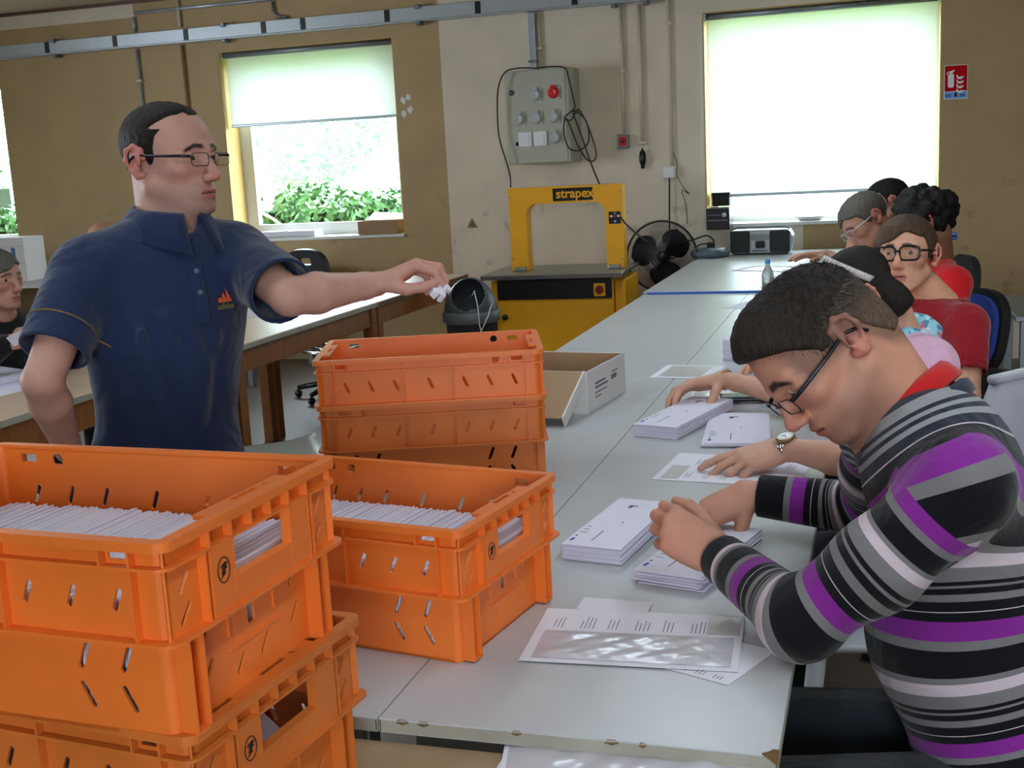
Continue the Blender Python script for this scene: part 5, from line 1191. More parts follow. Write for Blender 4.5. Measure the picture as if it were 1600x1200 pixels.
# ---------- standing man in the navy polo
def standing_man():
    pa = person('standing man in a navy polo shirt with rimless glasses, reaching over the table', at_d(260, 700, 2.42)*1.0); pa.location.z = 0
    hf = Fr(at_d(266, 248, 2.42), RGT*.90-FWD*.44-A3((0,0,.05)), (0, 0, 1))
    shR, shL = A3(at_d(130, 428, 2.32)), A3(at_d(376, 400, 2.50)); neck = A3(at_d(266, 366, 2.43))
    elR, wrR = A3(at_d(66, 596, 2.20)), A3(at_d(108, 705, 2.36)); elL, wrL = A3(at_d(452, 464, 2.32)), A3(at_d(588, 444, 2.46))
    chest = A3(at_d(258, 470, 2.43)); belly = A3(at_d(262, 610, 2.43)); hip = A3(at_d(262, 740, 2.44)); 
    lat = nrm((shL-shR)*A3((1,1,0))); up = A3((0,0,1)); fw = nrm(np.cross(up, lat)); fw = -fw if fw @ FWD > 0 else fw
    TR = np.stack([lat, fw, up], 1)
    S = Sdf(); add_head(S, hf, jaw=1.08, cheek=1.06)
    S.cap(hf.p((0, -.030, -.05)), neck-up*.03, .056, .062, k=.03); S.cap(hf.p((0, .02, -.085)), neck+fw*.02, .040, .045, k=.03)
    S.cap(neck-up*.05, belly, .06, .06); S.chain([neck-up*.06, lerp(shR, chest, .15)], [.05, .04]); S.chain([neck-up*.06, lerp(shL, chest, .15)], [.05, .04])
    add_arm(S, shR, elR, wrR); add_arm(S, shL, elL, wrL, r=(.048, .043, .037, .041, .027))
    hd = RGT*.88+UPV*.42; dv = UPV*.92-RGT*.40-FWD*.15
    tipsL = add_hand(S, wrL+nrm(hd)*.002, hd, dv, -1, [(.75, .75, .55), (.62, .95, .60), (.70, .95, .55), (.80, .9, .5)], 1.02, .06, thumb=[(.80, .40, -.62), (.95, .10, -.30), (.98, -.02, -.10)])
    add_hand(S, wrR, nrm(wrR-elR)*.8+RGT*.3, -RGT*.4-FWD*.8, 1, [(.2, .4, .3)]*4, 1.0)
    # hips and legs down to the floor under the trousers
    ankR, ankL = A3((hip[0]-lat[0]*.10, hip[1]-lat[1]*.10, .10)), A3((hip[0]+lat[0]*.10, hip[1]+lat[1]*.10, .10))
    S.cap(belly, hip, .06, .07)
    V, F = S.mesh(.0030); col = head_color(hf, V, (.76, .58, .52), (.66, .38, .36), (.16, .12, .10), stub=(.52, .42, .38), red=(.80, .42, .38))
    hz = np.exp(-(np.linalg.norm(V-wrL-hd*.12, axis=1)/.08)**2)[:, None]*.35; col = col*(1-hz)+A3(lin((.80, .48, .42)))*hz
    np_mesh('body', V, F, M_skin, pa, 1, col)
    add_eyes(pa, hf, gaze=(.0, 1, -.15))
    # hair
    def mask(L):
        x, y, z = np.abs(L[..., 0]), L[..., 1], L[..., 2]
        yf = I_(z, [-.03, .02, .045, .075, .11], [.022, .022, .028, .052, .060])-1.3*np.maximum(x-.030, 0)*(z > .06)*.6+.012*(x < .012)
        zl = I_(y, [-.12, -.085, -.05, -.035, -.006, .0, .022, .04], [-.075, -.072, -.06, -.01, .020, -.022, -.020, .035])
        return np.maximum(y-yf, zl-z)
    hair_mesh('hair', hf, M_hair_dark, pa, .004, mask, .0035, amp=.0008, freq=260)
    glasses(pa, hf, M_frame_dark, half_w=.024, half_h=.0125, rim=.0009, y=.108, temple_r=.0026, z0=-.004)
    # polo shirt
    S = Sdf()
    S.ell(chest-up*.01, (.170, .118, .185), TR, k=.05); S.ell(belly+up*.02, (.148, .112, .20), TR, k=.06); S.ell(hip, (.165, .118, .15), TR, k=.06)
    S.cap(lerp(shR, neck, .10)-up*.012, lerp(shL, neck, .10)-up*.012, .060, .060, k=.06); S.cap(neck-up*.035, chest, .075, .10, k=.06)
    S.chain([neck-up*.035+lat*.03, lerp(shL, neck, .2)+up*.002], [.052, .055], k=.04); S.chain([neck-up*.035-lat*.03, lerp(shR, neck, .2)+up*.002], [.052, .055], k=.04)
    cR, cL = lerp(shR, elR, .70), lerp(shL, elL, .80)
    S.cap(shR-up*.004, lerp(shR, elR, .80), .066, .066, k=.035, tag=1); S.cap(shL-up*.004, lerp(shL, elL, .94), .064, .070, k=.035, tag=1)
    for c_, a, r in ((lerp(shR, elR, .74), nrm(elR-shR), .058), (lerp(shL, elL, .88), nrm(elL-shL), .062)):
        cut(S, c_, a); S.cap(c_-a*.05, c_+a*.05, r*.95, r*1.02, k=.006, op='s')
    S.cap(neck-up*.02, neck+up*.12, .060, .072, k=.01, op='s'); S.cap(neck+fw*.05-up*.03, neck+fw*.06+up*.03, .022, .03, k=.02, op='s')
    # folds: soft creases from armpits to waist
    rng = random.Random(4)
    for q in range(9):
        t0 = q/8; a = belly+lat*(.10-.20*t0)+fw*.104+up*(.10+.06*rng.random()); e = a+lat*rng.uniform(-.07, .07)-up*rng.uniform(.10, .22)-fw*.004
        if q % 2: S.cap(a, e, .005, .009, k=.03)
        else: S.cap(a+fw*.012, e+fw*.012, .004, .008, k=.03, op='s')
    for q in range(3):
        a = chest+lat*(.09+.02*q)+fw*(.108-.02*q)+up*(.06-.02*q); S.cap(a, a+lat*.05+up*.035-fw*.02, .005, .004, k=.025)
    V, F = S.mesh(.0045); np_mesh('polo_shirt', V, F, M_navy, pa, 1)
    co = collar('polo_collar', pa, neck+up*.022+fw*.008, fw*.9+lat*.25, up-fw*.16, 0.069, .073, .036, .058, .28, M_navy, tip=.022, flare=1.66)
    # placket with buttons, following the chest
    def surf(u, z): # point on the shirt front
        p = chest+lat*u+up*z; d = S
        lo_, hi_ = 0.0, .25
        for _ in range(18):
            md = (lo_+hi_)/2
            if S.full((p+fw*md)[None])[0] < 0: lo_ = md
            else: hi_ = md
        return p+fw*lo_
    o3 = A3(pa.location)
    b = MB(); ps = [surf(.030+.0*q, .085-.021*q) for q in range(7)]; vs = []
    for p in ps:
        vs += [Vector(p-lat*.014+fw*.001-o3), Vector(p-lat*.013+fw*.0042-o3), Vector(p+lat*.013+fw*.0042-o3), Vector(p+lat*.014+fw*.001-o3)]
    fs = [(4*i+j, 4*i+j+1, 4*i+j+5, 4*i+j+4) for i in range(6) for j in range(3)]
    b.add(vs, fs); pk = b.build('placket', M_navy, pa, smooth=True)
    for i in (1, 3): 
        b = MB(); b.lathe([(0, .003), (.005, .0025), (.0055, 0)], 12, M=I4(ps[i]+fw*.0042-o3, lat, up, fw)); b.build('button', mat('shirt_button', (.35, .42, .52), .3), pk)
    LOGO = .086
    # chest logo: three slanted bars over a word
    M_logo = mat('orange_embroidery', (.90, .38, .20), .8); M_logo2 = mat('olive_embroidery', (.42, .42, .24), .8)
    lc = surf(LOGO, -.004); g = nrm(np.cross(surf(LOGO+.02, -.004)-surf(LOGO-.02, -.004), up)); g = g if g @ fw > 0 else -g; lx = nrm(surf(LOGO+.02, -.004)-surf(LOGO-.02, -.004)); ly = np.cross(g, lx)
    LM = I4(lc+g*.0035-o3, lx, ly, g) @ Matrix.Diagonal((1.35, 1.35, 1, 1))
    for (x0, hgt) in ((-.0125, .008), (-.0045, .014), (.0035, .020)):
        b = MB(); b.plate([(x0-.001, 0), (x0+.0075, 0), (x0+.0075-hgt*.52, hgt), (x0-.0005-hgt*.10, hgt*.70)], [], .0012, LM); b.build('logo_bar', M_logo, pa)
    text_obj('logo_word', 'adidas', .0125, LM @ Matrix.Translation((-.001, -.0065, 0)), M_logo2, pa, ext=.0006, bold=.0004)
    # piping round the right sleeve
    ax = nrm(elR-shR); c_ = lerp(shR, elR, .52); fr = Fr(c_, np.cross(ax, [.3, .2, 1]), ax); pts = []
    for k in range(40):
        a = 2*math.pi*k/40; d = fr.R @ A3((math.cos(a), math.sin(a), 0)); lo_, hi_ = .0625, .12
        for _ in range(14):
            md = (lo_+hi_)/2
            if S.full((c_+d*md)[None])[0] < 0: lo_ = md
            else: hi_ = md
        pts.append(Vector(c_+d*lo_-o3))
    b = MB(); b.tube(pts, .0021, 5, closed=True); b.build('sleeve_piping', mat('ochre_piping', (.46, .38, .22), .8), pa)
    # trousers and shoes
    S = Sdf(); S.ell(hip-up*.05, (.160, .116, .14), TR, k=.05)
    for q, an in ((-1, ankR), (1, ankL)): S.chain([hip+lat*q*.085-up*.08, hip*A3((1,1,0))+lat*q*.095+up*.46, an], [.092, .066, .052], k=.03)
    V, F = S.mesh(.010); np_mesh('trousers', V, F, M_jeans, pa, 1)
    for an in (ankR, ankL):
        S = Sdf(); S.cap(an-up*.055-fw*.03, an-up*.062+fw*.13, .040, .036, k=.02); V, F = S.mesh(.008); np_mesh('shoe', V, F, M_blackm, pa, 1)
    # crumpled paper in the fingers
    pc = (tipsL[0]+tipsL[4])*.5+RGT*.006-UPV*.006
    S = Sdf(); rng = random.Random(9)
    for k in range(9): S.box(pc+RGT*rng.uniform(-.016, .014)-UPV*rng.uniform(-.006, .020)+FWD*rng.uniform(-.01, .01), (rng.uniform(.006, .012), rng.uniform(.005, .009), rng.uniform(.003, .006)), Fr((0,0,0), [rng.uniform(-1,1) for _ in range(3)], [rng.uniform(-1,1), .5, 1]).R, rnd=.001, k=.002)
    V, F = S.mesh(.0016); pp = thing('crumpled_paper', 'crumpled scrap of white paper held in the standing man\'s fingers', 'paper', pc); np_mesh('paper_wad', V, F, M_paper, pp); 
standing_man()
# ---------- man in the striped sweater
def stripe_material():
    m = bpy.data.materials.new('striped_knit'); m.use_nodes = True; nt = m.node_tree; b = nt.nodes['Principled BSDF']; N = nt.nodes.new; L = nt.links.new
    b.inputs['Roughness'].default_value = .9; b.inputs['Sheen Weight'].default_value = .15; b.inputs['Specular IOR Level'].default_value = .15
    def att(nm):
        n = N('ShaderNodeAttribute'); n.attribute_name = nm; return n.outputs['Fac']
    P, G, W, K, B_, LG = (.50, .15, .55), (.46, .45, .46), (.78, .72, .76), (.055, .06, .085), (.09, .11, .19), (.56, .57, .58)
    rep = [(.030, P), (.014, G), (.040, K), (.010, G), (.020, W), (.024, G), (.007, K), (.005, G), (.012, K), (.014, G), (.018, K), (.002, W), (.016, K)]
    per = sum(w for w, _ in rep); sc = .172/per
    top = [(.014, B_), (.034, LG), (.012, B_), (.012, LG), (.012, B_), (.014, LG), (.022, B_), (.0028, W), (.026, K)]
    u0 = sum(w for w, _ in top)
    def ramp(sock, lst, total):
        r = N('ShaderNodeValToRGB'); r.color_ramp.interpolation = 'CONSTANT'; e = r.color_ramp.elements; p = 0
        for i, (w, c) in enumerate(lst):
            el = e[0] if i == 0 else e.new(p/total)
            if i == 0: el.position = 0
            el.color = lin(c)+(1,); p += w
        for el in list(e):
            if el.position >= .9999: e.remove(el)
        L(sock, r.inputs[0]); return r.outputs[0]
    def mth(op, x, v):
        n = N('ShaderNodeMath'); n.operation = op; L(x, n.inputs[0]); n.inputs[1].default_value = v; return n.outputs[0]
    sel = mth('GREATER_THAN', att('arm_side'), 0); xa = N('ShaderNodeMix'); xa.data_type = 'FLOAT'; L(sel, xa.inputs[0]); L(att('along_torso'), xa.inputs[2]); L(att('along_arm'), xa.inputs[3])
    f = xa.outputs[0]; fr = mth('FRACT', mth('DIVIDE', mth('SUBTRACT', f, u0), per*sc), 0)
    c1 = ramp(fr, rep, per); c0 = ramp(mth('DIVIDE', f, u0), top, u0); gt = mth('GREATER_THAN', f, u0)
    x = N('ShaderNodeMix'); x.data_type = 'RGBA'; L(gt, x.inputs[0]); L(c0, x.inputs[6]); L(c1, x.inputs[7])
    hem = mth('GREATER_THAN', att('hem'), 0); x2 = N('ShaderNodeMix'); x2.data_type = 'RGBA'; L(hem, x2.inputs[0]); L(x.outputs[2], x2.inputs[6]); x2.inputs[7].default_value = lin(K)+(1,)
    L(x2.outputs[2], b.inputs['Base Color'])
    tc = N('ShaderNodeTexCoord'); nz = N('ShaderNodeTexNoise'); nz.inputs['Scale'].default_value = 420; L(tc.outputs['Object'], nz.inputs[0]); n2 = N('ShaderNodeTexNoise'); n2.inputs['Scale'].default_value = 10; n2.inputs['Distortion'].default_value = 1.0; L(tc.outputs['Object'], n2.inputs[0])
    b1 = N('ShaderNodeBump'); b1.inputs['Strength'].default_value = .25; b1.inputs['Distance'].default_value = .05; L(n2.outputs[0], b1.inputs['Height'])
    b2 = N('ShaderNodeBump'); b2.inputs['Strength'].default_value = .25; b2.inputs['Distance'].default_value = .004; L(nz.outputs[0], b2.inputs['Height']); L(b1.outputs[0], b2.inputs['Normal']); L(b2.outputs[0], b.inputs['Normal'])
    return m
def striped_man():
    pa = person('man in a black, grey and purple striped sweater bent over envelopes at the near right', (0.16, 1.70, 0))
    hf = Fr(at_d(1281, 545, 1.72), -RGT*.63-UPV*.78-FWD*.10, -RGT*.78+UPV*.63)
    neck = A3(at_d(1418, 655, 1.745)); shL, shR = A3((.105, 1.585, 1.035)), A3((.005, 1.945, 1.03))
    elL, wrL = A3(at_z(1250, 968, .838)), A3((-.236, 1.785, .862)); elR, wrR = A3((.0, 2.125, .842)), A3((-.226, 2.145, .858))
    chest = A3((.085, 1.755, .965)); belly = A3((.125, 1.735, .78)); hip = A3((.215, 1.73, .575)); up = A3((0, 0, 1))
    S = Sdf(); add_head(S, hf, jaw=1.04, nose=1.0)
    S.cap(hf.p((0, -.045, -.035)), neck, .060, .064, k=.04); S.cap(hf.p((0, .01, -.075)), neck-A3((.03, 0, .03)), .046, .05, k=.03)
    S.chain([neck, chest, belly, hip], [.055, .06, .06, .06]); S.chain([neck-up*.03, shL], [.045, .04]); S.chain([neck-up*.03, shR], [.045, .04])
    add_arm(S, shL, elL, wrL, r=(.046, .040, .036, .038, .027)); add_arm(S, shR, elR, wrR, r=(.046, .040, .036, .038, .027))
    tL = add_hand(S, wrL, -RGT*.86+UPV*.48+FWD*.25, -FWD*.75-RGT*.45+UPV*.35, -1, [(.95, 1.25, .6), (1.0, 1.3, .7), (1.05, 1.3, .7), (1.1, 1.3, .7)], 1.02, .03, thumb=[(.75, .50, -.45), (.85, .15, -.55), (.85, -.1, -.5)])
    tR = add_hand(S, wrR, -RGT*.86-UPV*.38-FWD*.12, UPV*.72-FWD*.55-RGT*.35, 1, [(.95, 1.0, .6), (1.0, 1.15, .6), (1.05, 1.15, .6), (1.1, 1.15, .6)], 1.02, .03, thumb=[(.62, .55, -.45), (.85, .05, -.50), (.85, -.2, -.45)])
    V, F = S.mesh(.0028)
    def scalp(L):
        x, y, z = np.abs(L[:, 0]), L[:, 1], L[:, 2]; return np.clip((.02-np.maximum(I_(y, [-.12, -.09, -.06, -.03, .03], [-.085, -.08, -.06, -.005, .0])-z, y-.055))/.03, 0, .75)
    col = head_color(hf, V, (.76, .55, .46), (.64, .36, .33), (.17, .13, .10), stub=(.46, .34, .28), red=(.76, .42, .36), scalp=(scalp, (.42, .32, .27)), brow_w=1.3)
    for w in (wrL, wrR): 
        hz = np.exp(-(np.linalg.norm(V-w+RGT*.08, axis=1)/.07)**2)[:, None]*.25; col = col*(1-hz)+A3(lin((.78, .50, .42)))*hz
    np_mesh('body', V, F, M_skin, pa, 1, col); add_eyes(pa, hf, gaze=(0, 1, -.6))
    def mask(L):
        x, y, z = np.abs(L[..., 0]), L[..., 1], L[..., 2]
        yf = I_(z, [-.03, .015, .045, .075, .11], [.020, .024, .050, .090, .11])
        zl = I_(y, [-.16, -.10, -.075, -.055, -.035, -.010, .004, .022, .05], [-.060, -.062, -.060, -.030, .012, .030, .004, .006, .030])
        return np.maximum(y-yf, zl-z)
    def extra(S_, f): S_.ell(f.p((0, .035, .062)), A3((.054, .060, .056)), f.R, k=.03); S_.cap(f.p((0, -.045, -.030)), lerp(f.p((0, -.045, -.035)), neck, .45), .0655, .0680, k=.03)
    def hcol(L):
        w = np.clip((.035-L[:, 2])/.05, 0, 1)*np.clip((.03-L[:, 1])/.06, 0, 1); return A3(lin((.17, .14, .12)))*(1-w)[:, None]+A3(lin((.36, .29, .24)))*w[:, None]
    hair_mesh('hair', hf, M_hair_fade, pa, .006, mask, .0035, amp=.0014, freq=300, extra=extra, colf=hcol)
    strands('side_hair_strands', hf, mat('greying_hair', (.40, .34, .30), .6), pa, 2600, 11, lambda P: (mask(P) < .004) & (P[:, 2] < .045) & (P[:, 1] < .02), lambda P: np.full(len(P), .010), lambda P: np.stack([P[:, 0]*0, np.full(len(P), -.8), -np.ones(len(P))], 1), thick=.0004, lift=.22, shell=.006)
    strands('hair_strands', hf, M_hair_dark, pa, 9000, 3, lambda P: (mask(P) < .006), lambda P: I_(P[:, 2], [-.03, .02, .08], [.006, .009, .014]), lambda P: np.stack([P[:, 0]*.0, np.full(len(P), .5), -1.0+P[:, 2]*9], 1), thick=.00045, lift=.35, shell=.005)
    glasses(pa, hf, M_frame_dark, half_w=.025, half_h=.013, rim=.0011, y=.106, temple_r=.0030, z0=-.010)
    # sweater
    sp = [neck+A3((.0, 0, .02)), lerp(neck, chest, .5)+A3((.03, 0, 0)), chest+A3((.03, 0, 0)), belly+A3((.01, 0, 0)), hip]
    fa = nrm(neck-belly); TR = Fr((0,0,0), np.cross(A3((0,1,0)), fa) if np.cross(A3((0,1,0)), fa)[0] < 0 else -np.cross(A3((0,1,0)), fa), fa).R
    S = Sdf()
    S.ell(chest+A3((.018, 0, .0)), (.155, .110, .17), TR, k=.06); S.ell(belly+A3((.01, 0, 0)), (.130, .150, .17), k=.07, R=TR); S.ell(hip+A3((-.01, 0, .03)), (.165, .150, .13), TR, k=.07)
    S.ell(lerp(chest, neck, .45)+A3((.030, 0, -.005)), (.135, .080, .11), TR, k=.06)
    S.cap(shL+A3((.005, .03, -.005)), shR+A3((.005, -.03, -.005)), .056, .056, k=.06); S.chain([neck-up*.02+A3((.012, 0, 0)), shL+A3((0, .03, .012))], [.060, .052], k=.04); S.chain([neck-up*.02+A3((.012, 0, 0)), shR+A3((0, -.03, .012))], [.060, .052], k=.04)
    armL = [shL, lerp(shL, elL, .5)+A3((0, -.005, -.01)), elL, lerp(elL, wrL, .93)]; armR = [shR, lerp(shR, elR, .5), elR, lerp(elR, wrR, .90)]
    for a in (armL, armR):
        S.chain(a, [.060, .058, .050, .039], k=.03, tag=1); S.ell(a[2]+A3((.002, 0, -.002)), (.050, .050, .046), k=.03, tag=1)
        d = nrm(a[3]-a[2]); cut(S, a[3]+d*.004, d); S.cap(a[3]-d*.03, a[3]+d*.03, .0305, k=.004, op='s')
    S.cap(neck-fa*.0, neck+fa*.16-A3((.04, 0, 0)), .060, .072, k=.012, op='s')
    V, F = S.mesh(.0034)
    dT, uT = seg_closest(V, [A3(p) for p in sp], .06); dts = []
    for q in (0, 1):
        d = np.full(len(V), 9.0, F32)
        for p in S.p:
            if p['op'] == 'u' and p.get('tag') == q: d = np.minimum(d, S.dist(p, V.astype(F32)))
        dts.append(d)
    _, uL = seg_closest(V, armL, .03); _, uR = seg_closest(V, armR, .03); nearL = V[:, 1] < 1.83
    uN = np.where(nearL, uL, uR); side = np.minimum(dts[0]+.002-dts[1], uN-.040)
    tot = lambda a: sum(np.linalg.norm(a[i+1]-a[i]) for i in range(3))
    cuff = np.minimum(np.where(nearL, uL-tot(armL), uR-tot(armR))+.034, side); hem = np.maximum(cuff, np.minimum(.605-V[:, 2], -side))
    np_mesh('striped_sweater', V, F, stripe_material(), pa, 1, None, {'along_arm': uN+.112, 'along_torso': uT*1.08+.5*np.clip(dT-.06, 0, .13)-.022, 'arm_side': side, 'hem': hem})
    M_redc = cloth_mat('red_pique', (.72, .10, .10), wr=.1)
    collar('red_collar', pa, neck+fa*.012+A3((.004, 0, .004)), A3((-1, 0, -.75)), fa+A3((-.12, 0, 0)), .068, .074, .026, .028, .22, M_redc, tip=.012, flare=1.22, thick=.003)
    collar('neck_band', pa, neck-fa*.006+A3((.006, 0, .0)), A3((-1, 0, -.75)), fa+A3((-.12, 0, 0)), .082, .088, .010, .020, .05, cloth_mat('navy_rib', (.12, .14, .22), wr=.05), tip=0, flare=1.12, thick=.003)
    # jeans
    S = Sdf(); S.ell(hip-A3((0, 0, .02)), (.15, .175, .12), k=.05)
    for q in (-1, 1): S.chain([hip+A3((-.03, q*.095, -.03)), A3((-.27, 1.73+q*.13, .53)), A3((-.22, 1.73+q*.14, .10))], [.098, .070, .050], k=.03)
    V, F = S.mesh(.008); V[:, 2] = V[:, 2]; np_mesh('jeans', V, F, M_jeans, pa, 1)
    for q in (-1, 1):
        S = Sdf(); S.cap((-.20, 1.73+q*.14, .042), (-.36, 1.73+q*.15, .036), .040, .034); V, F = S.mesh(.008); np_mesh('shoe', V, F, M_blackm, pa, 1)
striped_man()
# ---------- the other seated people
def mask_short(L, front=1.0, low=-.065):
    x, y, z = np.abs(L[..., 0]), L[..., 1], L[..., 2]
    yf = I_(z, [-.03, .015, .045, .075, .11], [.020, .022, .036, .062*front, .075*front])-.35*np.maximum(x-.03, 0)
    zl = I_(y, [-.13, -.085, -.055, -.035, -.010, .004, .022, .05], [low, low, -.045, .012, .028, -.012, -.010, .032])
    return np.maximum(y-yf, zl-z)
def mask_fringe(L):
    x, y, z = np.abs(L[..., 0]), L[..., 1], L[..., 2]
    zl = I_(y, [-.13, -.085, -.055, -.035, -.010, .006, .024, .05, .10], [-.065, -.060, -.045, .008, .024, -.014, -.002, .048, .062])-.004*np.sin(L[..., 0]*90)-np.clip(L[..., 0]+.02, 0, .07)*.5*(y > .03)
    return zl-z
def mask_long(L):
    x, y, z = np.abs(L[..., 0]), L[..., 1], L[..., 2]
    yf = I_(z, [-.10, .0, .03, .06, .09], [-.01, .006, .03, .075, .085])
    return np.maximum(y-yf, -.105-z)
def seated(label, loc, hf, neck, sh, arms, hands, shirt, hair, hmask, hthick=.006, sleeve=.75, skin=(.78, .58, .48), browc=(.2, .15, .12), hs=.0042, cs=.006, facing=(-1, 0, 0), seat=.46, girth=1.0, amp=.0015, freq=160, hextra=None, legs=True, after=None, gaze=(.25, 1, 0), trousers=None, collar_m=None, col_r=(.062, .066)):
    pa = person(label, loc); up = A3((0, 0, 1)); fw = nrm(facing); lat = np.cross(fw, up)      # person's right
    neck = A3(neck); shL, shR = A3(sh[0]), A3(sh[1]); hip = A3((loc[0], loc[1], seat+.12)); mid = lerp(lerp(shL, shR, .5), hip, .5)+fw*.02
    S = Sdf(); add_head(S, hf); S.cap(hf.p((0, -.032, -.05)), neck, .052, .058, k=.03)
    S.chain([neck, mid, hip], [.05, .06, .06]); S.chain([neck-up*.03, shL], [.042, .04]); S.chain([neck-up*.03, shR], [.042, .04])
    tips = []
    for (el, wr), hd, s_ in zip(arms, hands, (shL, shR)):
        add_arm(S, s_, el, wr, r=(.044, .039, .034, .036, .024))
        if hd: tips.append(add_hand(S, wr, *hd[0], **hd[1]))
    V, F = S.mesh(hs); col = head_color(hf, V, skin, (.66, .38, .36), browc, red=(.78, .42, .37)); np_mesh('body', V, F, M_skin, pa, 1, col); add_eyes(pa, hf, gaze=gaze)
    if hair: hair_mesh('hair', hf, hair, pa, hthick, hmask, .0045, amp=amp, freq=freq, extra=hextra)
    TR = np.stack([lat, fw, up], 1); S = Sdf(); ch = lerp(lerp(shL, shR, .5), mid, .35)+fw*.02
    S.ell(ch, (.160*girth, .108*girth, .17), TR, k=.06); S.ell(lerp(mid, hip, .4), (.155*girth, .125*girth, .20), TR, k=.06); S.ell(hip, (.165, .135, .11), TR, k=.06)
    S.cap(lerp(shL, shR, .06), lerp(shR, shL, .06), .055, .055, k=.05); S.chain([neck-up*.03, lerp(shL, neck, .15)], [.058, .050], k=.04); S.chain([neck-up*.03, lerp(shR, neck, .15)], [.058, .050], k=.04)
    for (el, wr), s_ in zip(arms, (shL, shR)):
        el = A3(el); t = min(sleeve, 1.0); S.cap(s_, lerp(s_, el, t), .060, .054, k=.03); d = nrm(el-s_)
        if sleeve <= 1: c_ = lerp(s_, el, t); cut(S, c_-d*.02, d); S.cap(c_-d*.05, c_+d*.03, .048, .050, k=.005, op='s')
        else: S.chain([el, lerp(el, wr, .88)], [.052, .038], k=.03)
    fa = nrm(neck-mid); S.cap(neck-up*.005, neck+fa*.14, .056, .066, k=.01, op='s')
    V, F = S.mesh(cs); np_mesh('shirt', V, F, shirt, pa, 1)
    if collar_m: collar('shirt_collar', pa, neck-up*.006, fw, fa, col_r[0]+.006, col_r[1]+.006, .026, .034, .30, collar_m, tip=.014, flare=1.3)
    if legs:
        S = Sdf(); S.ell(hip-up*.03, (.158, .14, .11), TR, k=.05)
        for q in (-1, 1): S.chain([hip+lat*q*.09-up*.03+fw*.03, hip+lat*q*.11+fw*.40-up*.05, A3((hip[0], hip[1], .09))+lat*q*.11+fw*.36], [.088, .066, .046], k=.03)
        V, F = S.mesh(.011); np_mesh('trousers', V, F, trousers or M_jeans, pa, 1)
        for q in (-1, 1):
            S = Sdf(); a = A3((hip[0], hip[1], .04))+lat*q*.11+fw*.35; S.cap(a, a+fw*.15-up*.004, .038, .034); V, F = S.mesh(.010); np_mesh('shoe', V, F, M_blackm, pa, 1)
    if after: after(pa)
    return pa, tips
WX = A3((-1, 0, 0))
